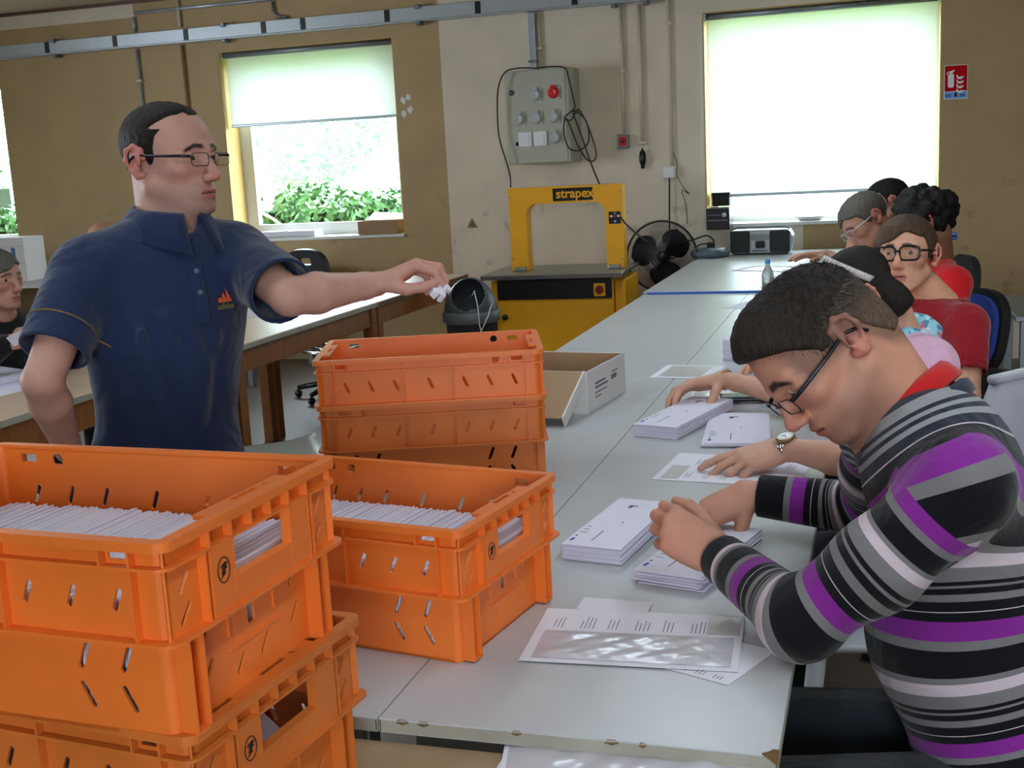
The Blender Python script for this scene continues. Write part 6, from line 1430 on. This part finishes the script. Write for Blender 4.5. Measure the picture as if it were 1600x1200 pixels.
# woman in pink with a headband, mostly hidden behind the striped man
M_pink = cloth_mat('pale_pink_cotton', (.84, .66, .76), wr=.45, wscale=12)
def woman():
    hf = Fr(at_d(1342, 462, 2.72), -RGT*.62-UPV*.72+FWD*.22, UPV*.66-RGT*.75, .89)
    neck = at_d(1402, 532, 2.76); wl = at_z(1222, 700, .832); wr = at_z(1128, 592, .862)
    el = at_z(1338, 722, .835); er = at_d(1290, 632, 3.08)
    shl, shr = at_d(1452, 574, 2.60), at_d(1398, 572, 2.98)
    def band(pa):
        o3 = A3(pa.location); f = hf; pts = []
        for k in range(25):
            a = math.radians(-100+200*k/24); n = nrm(A3((math.sin(a), -.10-.38*(1-math.cos(a)), math.cos(a)))); r = A3((.0735, .094, .077))+.022; t = 1/np.linalg.norm(n/r); p = n*t+A3((0, -.002, .034)); pts.append(Vector(f.p(p)-o3))
        b = MB(); vs = []; fs = []; yv = Vector(f.R[:, 1])
        for p in pts: vs += [p-yv*.008, p+yv*.008]
        for i in range(24): fs.append((2*i, 2*i+1, 2*i+3, 2*i+2))
        b.add(vs, fs); o = b.build('headband', mat('white_lace', (.82, .80, .80), .9, var=.25, scale=160, bump=.6, bscale=300), pa, smooth=True); o.modifiers.new('t', 'SOLIDIFY').thickness = .003
        # scarf
        S = Sdf(); c = A3(neck); up_ = nrm(f.o-c)
        fr = Fr(c, -RGT, up_)
        for k in range(16):
            a, a2 = [2*math.pi*q/16 for q in (k, k+1)]; g = lambda t: fr.p((.068*math.sin(t), .072*math.cos(t), .022+.012*math.sin(3*t))); S.cap(g(a), g(a2), .019, k=.012)
        S.chain([fr.p((.0, -.075, .02)), fr.p((.02, -.085, -.02))], [.024, .018], k=.02)
        V, F = S.mesh(.004); m = mat('floral_light_blue', (.50, .72, .80), .85, var=.35, scale=60, bump=.2, bscale=60)
        nt = m.node_tree; v = nt.nodes.new('ShaderNodeTexVoronoi'); v.inputs['Scale'].default_value = 70; tc = nt.nodes.new('ShaderNodeTexCoord'); nt.links.new(tc.outputs['Object'], v.inputs[0])
        r = nt.nodes.new('ShaderNodeValToRGB'); r.color_ramp.interpolation = 'CONSTANT'; e = r.color_ramp.elements; e[0].color = lin((.55, .76, .82))+(1,); e[1].position = .55; e[1].color = lin((.30, .52, .66))+(1,); q = e.new(.72); q.color = lin((.78, .42, .50))+(1,); q = e.new(.80); q.color = lin((.70, .84, .86))+(1,)
        nt.links.new(v.outputs['Color'], r.inputs[0]); nt.links.new(r.outputs[0], nt.nodes['Principled BSDF'].inputs['Base Color']); np_mesh('scarf', V, F, m, pa, 1)
    def hx(S, f): S.ell(f.p((-.045, -.050, -.055)), (.036, .038, .060), f.R, k=.02)
    pa, tips = seated('woman in pale pink with a white headband, reaching past the striped man', (.19, 2.82, 0), hf, neck, (shl, shr), ((el, wl), (er, wr)),
        (((-RGT*.95-UPV*.26-FWD*.10, UPV*.82-FWD*.46-RGT*.25, -1, [(.10, .18, .12), (.28, .38, .2), (.42, .5, .25), (.50, .55, .25)]), dict(sc=1.06, spread=.13, thumb=[(.60, .62, -.45), (.82, .35, -.42), (.85, .15, -.45)])),
         ((-RGT*.96-UPV*.16-FWD*.16, UPV*.90-RGT*.25+FWD*.10, 1, [(.26, .55, .3), (.28, .55, .3), (.30, .52, .3), (.32, .5, .3)]), dict(sc=1.06, spread=.14, thumb=[(.55, .58, -.60), (.60, .22, -.78), (.60, .0, -.80)]))),
        M_pink, M_hair_dark, mask_long, hthick=.009, sleeve=.80, skin=(.80, .61, .52), hs=.0034, amp=.0012, freq=200, hextra=hx, after=band, girth=1.0)
    o3 = A3(pa.location)
    # watch on the left wrist
    ax = nrm(A3(wl)-A3(el)); dv = nrm(A3(UPV*.75-FWD*.66)); dv = nrm(dv-ax*(dv @ ax)); sd = np.cross(ax, dv); c = A3(wl)-ax*.018
    t = thing('wristwatch', 'steel wristwatch with a round white dial on the wrist of the woman in pink', 'watch', c)
    b = MB(); n = 30; vs = []; fs = []
    for k in range(n+1):
        a = math.radians(28+304*k/n); p = (dv*math.cos(a)*.0255+sd*math.sin(a)*.0300); 
        for w in (-.008, .008): vs.append(Vector(p+ax*w))
    for k in range(n): fs.append((2*k, 2*k+1, 2*k+3, 2*k+2))
    b.add(vs, fs); o = b.build('bracelet_strap', M_chrome, t, smooth=True); o.modifiers.new('t', 'SOLIDIFY').thickness = .0025
    MW = I4(dv*.0262, ax, np.cross(dv, ax), dv) @ Matrix.Scale(1.25, 4)
    b = MB(); b.lathe([(0, 0), (.0165, 0), (.0175, .003), (.0170, .0065), (.0148, .0075), (.0146, .0062)], 28, M=MW); b.build('watch_case', mat('brass_steel', (.62, .56, .45), .3, metal=.8), t, smooth=True)
    b = MB(); b.lathe([(0, .0064), (.0146, .0064)], 28, M=MW); d = b.build('dial', M_white, t)
    for k in range(12):
        a = 2*math.pi*k/12; b = MB(); b.box((.0112, -.0006, .0065), (.0134, .0006, .0069), MW @ Matrix.Rotation(a, 4, 'Z')); b.build('hour_mark', M_blackm, d)
    for a, L in ((.6, .007), (2.5, .010)): b = MB(); b.box((-.001, -.0005, .0069), (L, .0005, .0073), MW @ Matrix.Rotation(a, 4, 'Z')); b.build('watch_hand', M_blackm, d)
    # chain bracelet on the right wrist
    ax = nrm(A3(wr)-A3(er)); dv = nrm(A3(UPV)-ax*(A3(UPV) @ ax)); sd = np.cross(ax, dv); c = A3(wr)-ax*.012; t = thing('chain_bracelet', 'gold link bracelet on the wrist of the woman in pink reaching to the small stack', 'bracelet', c); m = mat('gold', (.72, .55, .30), .3, metal=.9)
    for k in range(18):
        a = 2*math.pi*k/18; p = dv*math.cos(a)*.0265+sd*math.sin(a)*.0300; tg = nrm(-dv*math.sin(a)*.0265+sd*math.cos(a)*.03); q = ax if k % 2 else nrm(p)
        b = MB(); b.tube([Vector(p+tg*.0066*math.cos(u)+q*.0042*math.sin(u)) for u in [2*math.pi*i/10 for i in range(10)]], .0011, 5, closed=True); b.build('chain_link', m, t, smooth=True)
    return pa
woman()
# man with black glasses in a dark red polo
M_crim = cloth_mat('crimson_pique', (.58, .09, .14), wr=.35); M_brightred = cloth_mat('bright_red_cotton', (.82, .10, .13), wr=.3); M_teal = cloth_mat('teal_cotton', (.30, .55, .50), wr=.3); M_bshirt = cloth_mat('black_cotton', (.06, .065, .07), wr=.3)
hfD = Fr(at_d(1416, 398, 3.50), -FWD*.85-RGT*.53-UPV*.04, UPV+RGT*.02)
def d_after(pa): glasses(pa, hfD, M_frame_black, half_w=.0275, half_h=.020, rim=.0030, y=.104, temple_r=.0030, z0=-.002)
seated('young man in a crimson polo with black glasses looking towards the camera', (.17, 3.68, 0), hfD, at_d(1468, 478, 3.56), (at_d(1512, 510, 3.42), at_d(1400, 505, 3.78)),
    ((at_d(1512, 618, 3.36), (-.12, 3.36, .83)), (at_d(1380, 590, 3.75), (-.25, 3.78, .83))), (((-RGT, UPV, -1, [(.3, .4, .3)]*4), {}), ((-RGT, UPV, 1, [(.3, .4, .3)]*4), {})),
    M_crim, M_hair_brown, mask_fringe, hthick=.010, sleeve=.78, skin=(.84, .63, .52), hs=.0036, after=d_after, gaze=(-.42, 1, .05), collar_m=M_crim, amp=.002, freq=170, trousers=M_jeans, girth=1.05)
# person with black curly hair in bright red, behind him
hfE = Fr(at_d(1442, 350, 4.35), -RGT*.85+FWD*.35-UPV*.35, UPV*.9-RGT*.3)
def curls(S, f):
    rng = random.Random(5)
    for k in range(70):
        v = nrm([rng.gauss(0, 1) for _ in range(3)]); p = v*A3((.0735, .094, .077))*1.12+A3((0, -.014, .034))
        if p[1] > .05 and p[2] < .05: continue
        S.ell(f.p(p), (.020+.008*rng.random(),)*3, None, k=.008)
seated('person with black curly hair in a bright red shirt behind the man with black glasses', (.12, 4.50, 0), hfE, at_d(1465, 408, 4.42), (at_d(1492, 445, 4.28), at_d(1420, 440, 4.65)),
    ((at_d(1480, 520, 4.2), (-.2, 4.25, .84)), (at_d(1410, 500, 4.6), (-.25, 4.65, .84))), (((-RGT, UPV, -1, [(.3, .4, .3)]*4), {}), ((-RGT, UPV, 1, [(.3, .4, .3)]*4), {})), M_brightred, M_hair_black, mask_long, hthick=.016, skin=(.5, .35, .27), hextra=curls, amp=.003, freq=120, girth=1.15, hs=.005)
c = at_d(1486, 369, 4.42); t = thing('hair_clip', 'small blue clip at the back of the black curly hair', 'hair clip', c); b = MB(); b.rbox((-.022, -.012, -.014), (.022, .012, .014), .006); b.build('clip_body', mat('clip_blue', (.15, .38, .75), .4), t); b = MB(); b.rbox((-.016, -.016, -.004), (.016, .016, .004), .002); b.build('clip_jaw', M_blackm, t)
# grey haired person in teal, forehead on the hand
hfF = Fr(at_d(1352, 346, 4.95), -RGT*.80-UPV*.62-FWD*.12, UPV*.80-RGT*.60)
def f_after(pa): glasses(pa, hfF, M_alu, half_w=.025, half_h=.016, rim=.0016, y=.104, temple_r=.0022)
seated('grey-haired person in a teal shirt and glasses, head bent low beside the big window', (.10, 5.30, 0), hfF, at_d(1384, 392, 5.02), (at_d(1392, 412, 4.85), at_d(1372, 408, 5.35)),
    ((at_d(1330, 428, 4.9), at_d(1336, 356, 4.98)), (at_d(1335, 420, 5.4), at_d(1292, 398, 5.5))), (((UPV*.9+RGT*.3, -RGT*.9, -1, [(.3, .5, .3)]*4), {}), ((-RGT, UPV, 1, [(.15, .25, .2)]*4), {})), M_teal, M_hair_grey, mask_fringe, hthick=.010, skin=(.74, .55, .46), browc=(.3, .27, .25), after=f_after, girth=.95, hs=.005, sleeve=.7)
# dark-haired person furthest along the table
hfG = Fr(at_d(1386, 318, 5.75), -RGT*.9-UPV*.3+FWD*.2, UPV*.95-RGT*.25)
seated('dark-haired person furthest down the table, only the top of the head showing', (.14, 6.10, 0), hfG, at_d(1400, 366, 5.85), (at_d(1412, 395, 5.7), at_d(1385, 390, 6.1)),
    ((at_d(1390, 440, 5.7), (-.22, 5.9, .86)), (at_d(1365, 430, 6.1), (-.22, 6.2, .86))), (((-RGT, UPV, -1, [(.3, .4, .3)]*4), {}), ((-RGT, UPV, 1, [(.3, .4, .3)]*4), {})), M_bshirt, M_hair_black, mask_short, hthick=.008, skin=(.62, .46, .38), hs=.006)
# man at the left edge in black, holding an envelope
hfH = Fr(at_d(-6, 436, 4.55), RGT*.92-FWD*.40-UPV*.05, (0, 0, 1))
wh1, wh2 = at_d(24, 528, 4.25), at_d(78, 522, 4.40)
pH, tH = seated('grey-haired man in a black shirt at the left edge holding a folded envelope', (-3.62, 4.22, 0), hfH, at_d(2, 492, 4.6), (at_d(62, 520, 4.78), at_d(-80, 530, 4.42)),
    ((at_d(105, 545, 4.72), at_d(82, 528, 4.46)), (at_d(-40, 575, 4.25), at_d(14, 534, 4.30))), (((-RGT*.7+UPV*.25-FWD*.5, UPV*.7-FWD*.4+RGT*.2, -1, [(.7, .9, .5)]*4), dict(thumb=[(.8, .4, -.3), (.9, .1, -.3), (.9, 0, -.2)])), ((RGT*.85+UPV*.2, UPV*.6-FWD*.6-RGT*.2, 1, [(.7, .9, .5)]*4), dict(thumb=[(.8, .4, -.3), (.9, .1, -.3), (.9, 0, -.2)]))),
    M_bshirt, M_hair_grey, mask_fringe, hthick=.010, skin=(.72, .53, .45), browc=(.3, .27, .25), facing=(1, -.2, 0), hs=.0045, sleeve=1.2)
c = at_d(44, 521, 4.22); t = thing('folded_envelope', 'white envelope held in both hands of the man in black', 'envelope', c); b = MB(); R_ = frame((0,0,0), RGT*.9+UPV*.42-FWD*.1, UPV*.7-RGT*.3-FWD*.6); b.rbox((-.075, -.022, -.0015), (.075, .022, .0015), .001, R_, 1); b.build('envelope_body', M_paper, t); b = MB(); b.box((-.074, .004, .0016), (.074, .0215, .0022), R_); b.build('envelope_flap', M_paper2, t)
# bald head behind the standing man's shoulder
hfI = Fr(at_d(166, 382, 5.6), -RGT*.6-FWD*.7, (0, 0, 1))
seated('balding person almost hidden behind the standing man, only the crown visible', (-3.75, 5.10, 0), hfI, at_d(170, 420, 5.65), (at_d(215, 450, 5.6), at_d(125, 450, 5.7)), ((at_d(220, 510, 5.4), at_d(190, 520, 5.2)), (at_d(120, 515, 5.5), at_d(150, 520, 5.25))), (None, None), M_bshirt, None, None, skin=(.74, .56, .47), facing=(.8, -.5, 0), hs=.006)
# ------------------------------------------------------------------ papers on the tables
def quad_frame(p, q, r):
    """frame at p: x towards q, y towards r (made square), with both lengths"""
    x = (q-p); y = (r-p); lx = x.length; x.normalize(); y = y-x*y.dot(x); ly = y.length; y.normalize(); return I4(p, x, y, x.cross(y)), lx, ly
def flat(M, w, h, t=.0006, curl=0.0, n=8):
    b = MB(); vs = []; fs = []
    for i in range(n+1):
        for j in range(n+1):
            u, v = i/n, j/n; z = curl*((u-.5)**2*4*(.4+.6*v))
            vs.append(M @ Vector((u*w, v*h, z)))
    for i in range(n):
        for j in range(n): a = i*(n+1)+j; fs.append((a, a+n+1, a+n+2, a+1))
    N = len(vs); zv = Vector((M[0][2], M[1][2], M[2][2])); vs2 = [v+zv*t for v in vs]
    b.add(vs2, fs); b.add(vs, [f[::-1] for f in fs])
    for e in ([i*(n+1) for i in range(n+1)], [i*(n+1)+n for i in range(n+1)], list(range(n+1)), [n*(n+1)+j for j in range(n+1)]):
        for a, c in zip(e[:-1], e[1:]): b.f.append([a, c, c+N, a+N]); b.mi.append(0)
    return b
def env_stack(label, name, P, Q, R_, n, thick, z, group, seed, jit=.002, rot=.01, messy=0.0, lab2=None):
    """n letters, each one an object; P near-left corner, Q right, R_ back-left"""
    M, w, h = quad_frame(P, Q, R_); rng = random.Random(seed); me = None
    for k in range(n):
        last = k == n-1
        b = MB(); e = .0005
        b.rbox((0, 0, 0), (w, h, thick-.0003), .0006, None, 1)
        if me is None: o0 = b.build('envelope', M_paper2); me = o0.data; bpy.data.objects.remove(o0)
        o = bpy.data.objects.new('envelope', me); COL.objects.link(o)
        c = Matrix.Translation((w/2, h/2, 0)); 
        o.matrix_world = M @ Matrix.Translation((rng.uniform(-jit, jit)+messy*rng.uniform(-1, 1), rng.uniform(-jit, jit)+messy*rng.uniform(-1, 1), k*thick)) @ c @ Matrix.Rotation(rng.uniform(-rot, rot)+messy*8*rng.uniform(-1, 1)*.5, 4, 'Z') @ c.inverted()
        tag(o, (lab2 or label.replace('top', 'one')) if not last else label, 'envelope', group)
        if last:
            o.name = 'printed_envelope'
            pm = MB()
            for (x, y, lw, lh) in ((.06, .16, .035, .018), (.06, .30, .10, .006), (.06, .24, .13, .006), (.06, .36, .08, .006)): pm.box((x*w, y*h, thick), (x*w+lw*w, y*h+lh*h, thick+.0003))
            pm.box((.35*w, .80*h, thick), (.42*w, .86*h, thick+.0003)); pm.box((.36*w, .84*h, thick), (.50*w, .855*h, thick+.0003)); pm.box((.40*w, .10*h, thick), (.415*w, .30*h, thick+.0003)); pm.box((.55*w, .48*h, thick), (.575*w, .50*h, thick+.0003))
            po = pm.build('printed_lines', M_ink, None, kind='stuff'); po.parent = o
            lm = MB(); lm.plate([(.055*w, .07*h), (.10*w, .07*h), (.11*w, .115*h), (.075*w, .13*h), (.05*w, .10*h)], [], .0003, I4((0, 0, thick))); lo = lm.build('blue_emblem', M_blueink, None); lo.parent = o
    return M, w, h
Z0 = TZ+.0006
def zq(x, y, z=Z0): return at_z(x, y, z)
# big neat stack left of the striped man's hands, and its messy neighbour
env_stack('topmost envelope of the tall neat stack left of the striped man\'s hands', 'envelope', zq(879, 874), zq(971, 884), zq(962, 800, Z0+.004), 22, .0014, Z0, 'envelopes in the neat stack by the hands', 1, lab2='white envelope in the tall neat stack left of the striped man\'s hands')
env_stack('topmost envelope of the loose pile under the striped man\'s left hand', 'envelope', zq(992, 908), zq(1096, 924), zq(1062, 828), 11, .0021, Z0, 'envelopes in the loose pile by the hands', 2, jit=.002, messy=.004, lab2='white envelope in the loose pile under the striped man\'s left hand')
env_stack('topmost envelope of the small stack under the bracelet hand', 'envelope', zq(990, 681), zq(1058, 687), zq(1030, 632, Z0+.002), 20, .0016, Z0, 'envelopes under the bracelet hand', 3, lab2='white envelope in the small stack under the bracelet hand')
env_stack('topmost envelope of the tall far stack beside the striped man\'s forehead', 'envelope', zq(1129, 562), zq(1215, 572), zq(1136, 540), 26, .0028, Z0, 'envelopes in the far tall stack', 4, lab2='white envelope in the tall far stack beside the striped man\'s forehead')
env_stack('topmost envelope of the spread letters behind the watch hand', 'envelope', zq(1098, 700), zq(1200, 700), zq(1115, 652), 7, .0016, Z0+.004, 'letters spread behind the watch hand', 5, jit=.003, messy=.004, lab2='white letter spread out behind the hand with the watch')
# printed sheets
def sheet(label, name, P, Q, R_, z, blocks=(), windows=(), curl=0.0, cat='paper', print_m=None):
    M, w, h = quad_frame(P, Q, R_); t = thing(name, label, cat, P); M0 = I4((0, 0, 0), M.col[0].xyz, M.col[1].xyz, M.col[2].xyz)
    flat(M0, w, h, .0005, curl).build('paper_sheet', M_paper, t)
    for (x, y, dx, dy, k) in blocks:            # a block of k short lines standing across the sheet
        for i in range(k):
            b = MB(); rng = random.Random(int(x*100)+i); L = dy*(.6+.4*rng.random())
            b.box(((x+i*dx)*w, y*h, .0006), ((x+i*dx)*w+.0012, (y+L)*h, .0008), M0); b.build('text_line', print_m or M_ink, t)
    for (x0, y0, x1, y1, m) in windows:
        b = MB(); b.box((x0*w, y0*h, .0007), (x1*w, y1*h, .0012), M0); b.build('film_window', m, t)
    return t, M0, w, h
def film(t, M0, w, h, x0, y0, x1, y1, seed, amp=.006, name='plastic_sleeve'):
    rng = np.random.default_rng(seed); n, m_ = 48, 20; ph = rng.uniform(0, 6, 12); vs = []; fs = []
    for i in range(n+1):
        for j in range(m_+1):
            u, v = i/n, j/m_; e = min(1, 6*min(u, 1-u))*min(1, 6*min(v, 1-v))
            z = abs(math.sin(9*u+3*v+ph[0])*math.sin(4*v-5*u+ph[1]))+.6*abs(math.sin(17*u-8*v+ph[2]))*abs(math.sin(6*v+ph[3]))+.35*abs(math.sin(31*u+12*v+ph[4]))
            vs.append(M0 @ Vector(((x0+(x1-x0)*u)*w, (y0+(y1-y0)*v)*h, .0012+e*amp*z*.5)))
    for i in range(n):
        for j in range(m_): a = i*(m_+1)+j; fs.append((a, a+m_+1, a+m_+2, a+1))
    b = MB(); b.add(vs, fs); o = b.build(name, M_film, t, smooth=True); o['label'] = 'crinkled clear plastic film'; return o
under, M0, w, h = sheet('lower printed sheet under the plastic-covered one at the table edge', 'printed_sheet', zq(905, 1008), zq(1138, 1071), zq(985, 962), Z0, [(.55+.11*k, .06, .022, .12, 3) for k in range(4)])
Pz = Z0+.002
top, M0, w, h = sheet('printed sheet with a crinkled plastic sleeve lying at the near table edge', 'printed_sheet', zq(810, 1032, Pz), zq(1153, 1050, Pz), zq(846, 950, Pz), Pz, [(.08+.135*k, .62, .020, .24, 3 + (k % 2)) for k in range(6)], [(.83, .60, .985, .97, M_filmflat)])
film(top, M0, w, h, .05, .06, .965, .56, 3)
b = MB(); 
sheet('white folded leaf tucked behind the plastic-covered sheet', 'paper_leaf', zq(900, 952, Z0+.0012), zq(1010, 960, Z0+.0012), zq(918, 934, Z0+.0012), Z0)
Pb = Z0-.0002
low2, M0, w, h = sheet('white sheet under the plastic sleeve at the bottom edge of the photo', 'paper_leaf', at_z(770, 1210, .7535), at_z(1010, 1235, .7535), at_z(806, 1152, .7535), .753)
Pz = .757
bag, M0, w, h = sheet('sheet in a crinkled plastic sleeve at the bottom edge on the brown bench', 'plastic_covered_sheet', at_z(770, 1262, Pz), at_z(1215, 1262, Pz), at_z(826, 1142, Pz), Pz)
film(bag, M0, w, h, .02, .04, .97, .93, 8, amp=.009)
# leaflet with grey square beneath the watch hand
leaf, M0, w, h = sheet('printed leaflet with a grey square beneath the hand with the watch', 'leaflet', zq(1018, 749), zq(1245, 762), zq(1024, 706), Z0, [(.20+.13*k, .58, .018, .22, 4) for k in range(6)]+[(.20+.13*k, .12, .018, .20, 3) for k in range(3)], [(.05, .06, .175, .52, M_filmflat)])
sheet('printed sheet with a grey film window lying at the seam of the tables', 'printed_sheet', zq(1014, 590), zq(1110, 592), zq(1030, 570), Z0, [], [(.12, .10, .80, .90, M_filmflat)])
# bag with black strip, sheets
bagt, M0, w, h = sheet('flat clear plastic bag of papers beside the bracelet hand', 'plastic_bag', zq(1078, 642), zq(1222, 640), zq(1100, 612), Z0); film(bagt, M0, w, h, .02, .03, .98, .96, 5, amp=.008)
c = zq(1172, 623, Z0+.012); t = thing('black_case', 'flat black case lying on the plastic bag beside the striped man\'s forehead', 'case', (c.x, c.y, Z0+.0085), math.radians(8)); b = MB(); b.rbox((-.085, -.030, 0), (.085, .030, .016), .006); b.build('case_body', M_black, t); b = MB(); b.box((-.08, -.0305, .007), (.08, -.0295, .009)); b.build('zip', M_metal, t)
sheet('small paper on the middle table in front of the man with black glasses', 'paper_leaf', zq(1128, 481), zq(1205, 484), zq(1150, 469), Z0)
sheet('wide white sheets on the far table in front of the radio', 'paper_leaf', zq(1142, 423, FZ+.001), zq(1250, 425, FZ+.001), zq(1158, 415, FZ+.001), FZ, [], [(.1, .1, .9, .8, M_film)])
# papers on the left wooden table by the man in black
env_stack('topmost paper of the stack on the left wooden table by the man in black', 'paper', zq(0, 608), zq(66, 596), zq(30, 570), 12, .003, Z0, 'papers stacked on the left table', 6, jit=.004, lab2='paper in the stack on the left wooden table by the man in black')
for k, (p, q, r, lab) in enumerate(((( -10, 622), (62, 604), (20, 598), 'loose white sheet at the front edge of the left wooden table'), ((84, 580), (146, 562), (112, 548), 'white sheets on the left table seen under the standing man\'s arm'), ((372, 498), (430, 494), (392, 482), 'white papers on the wooden table right of the standing man\'s waist'))):
    sheet(lab, 'paper_leaf', zq(*p), zq(*q), zq(*r), Z0)
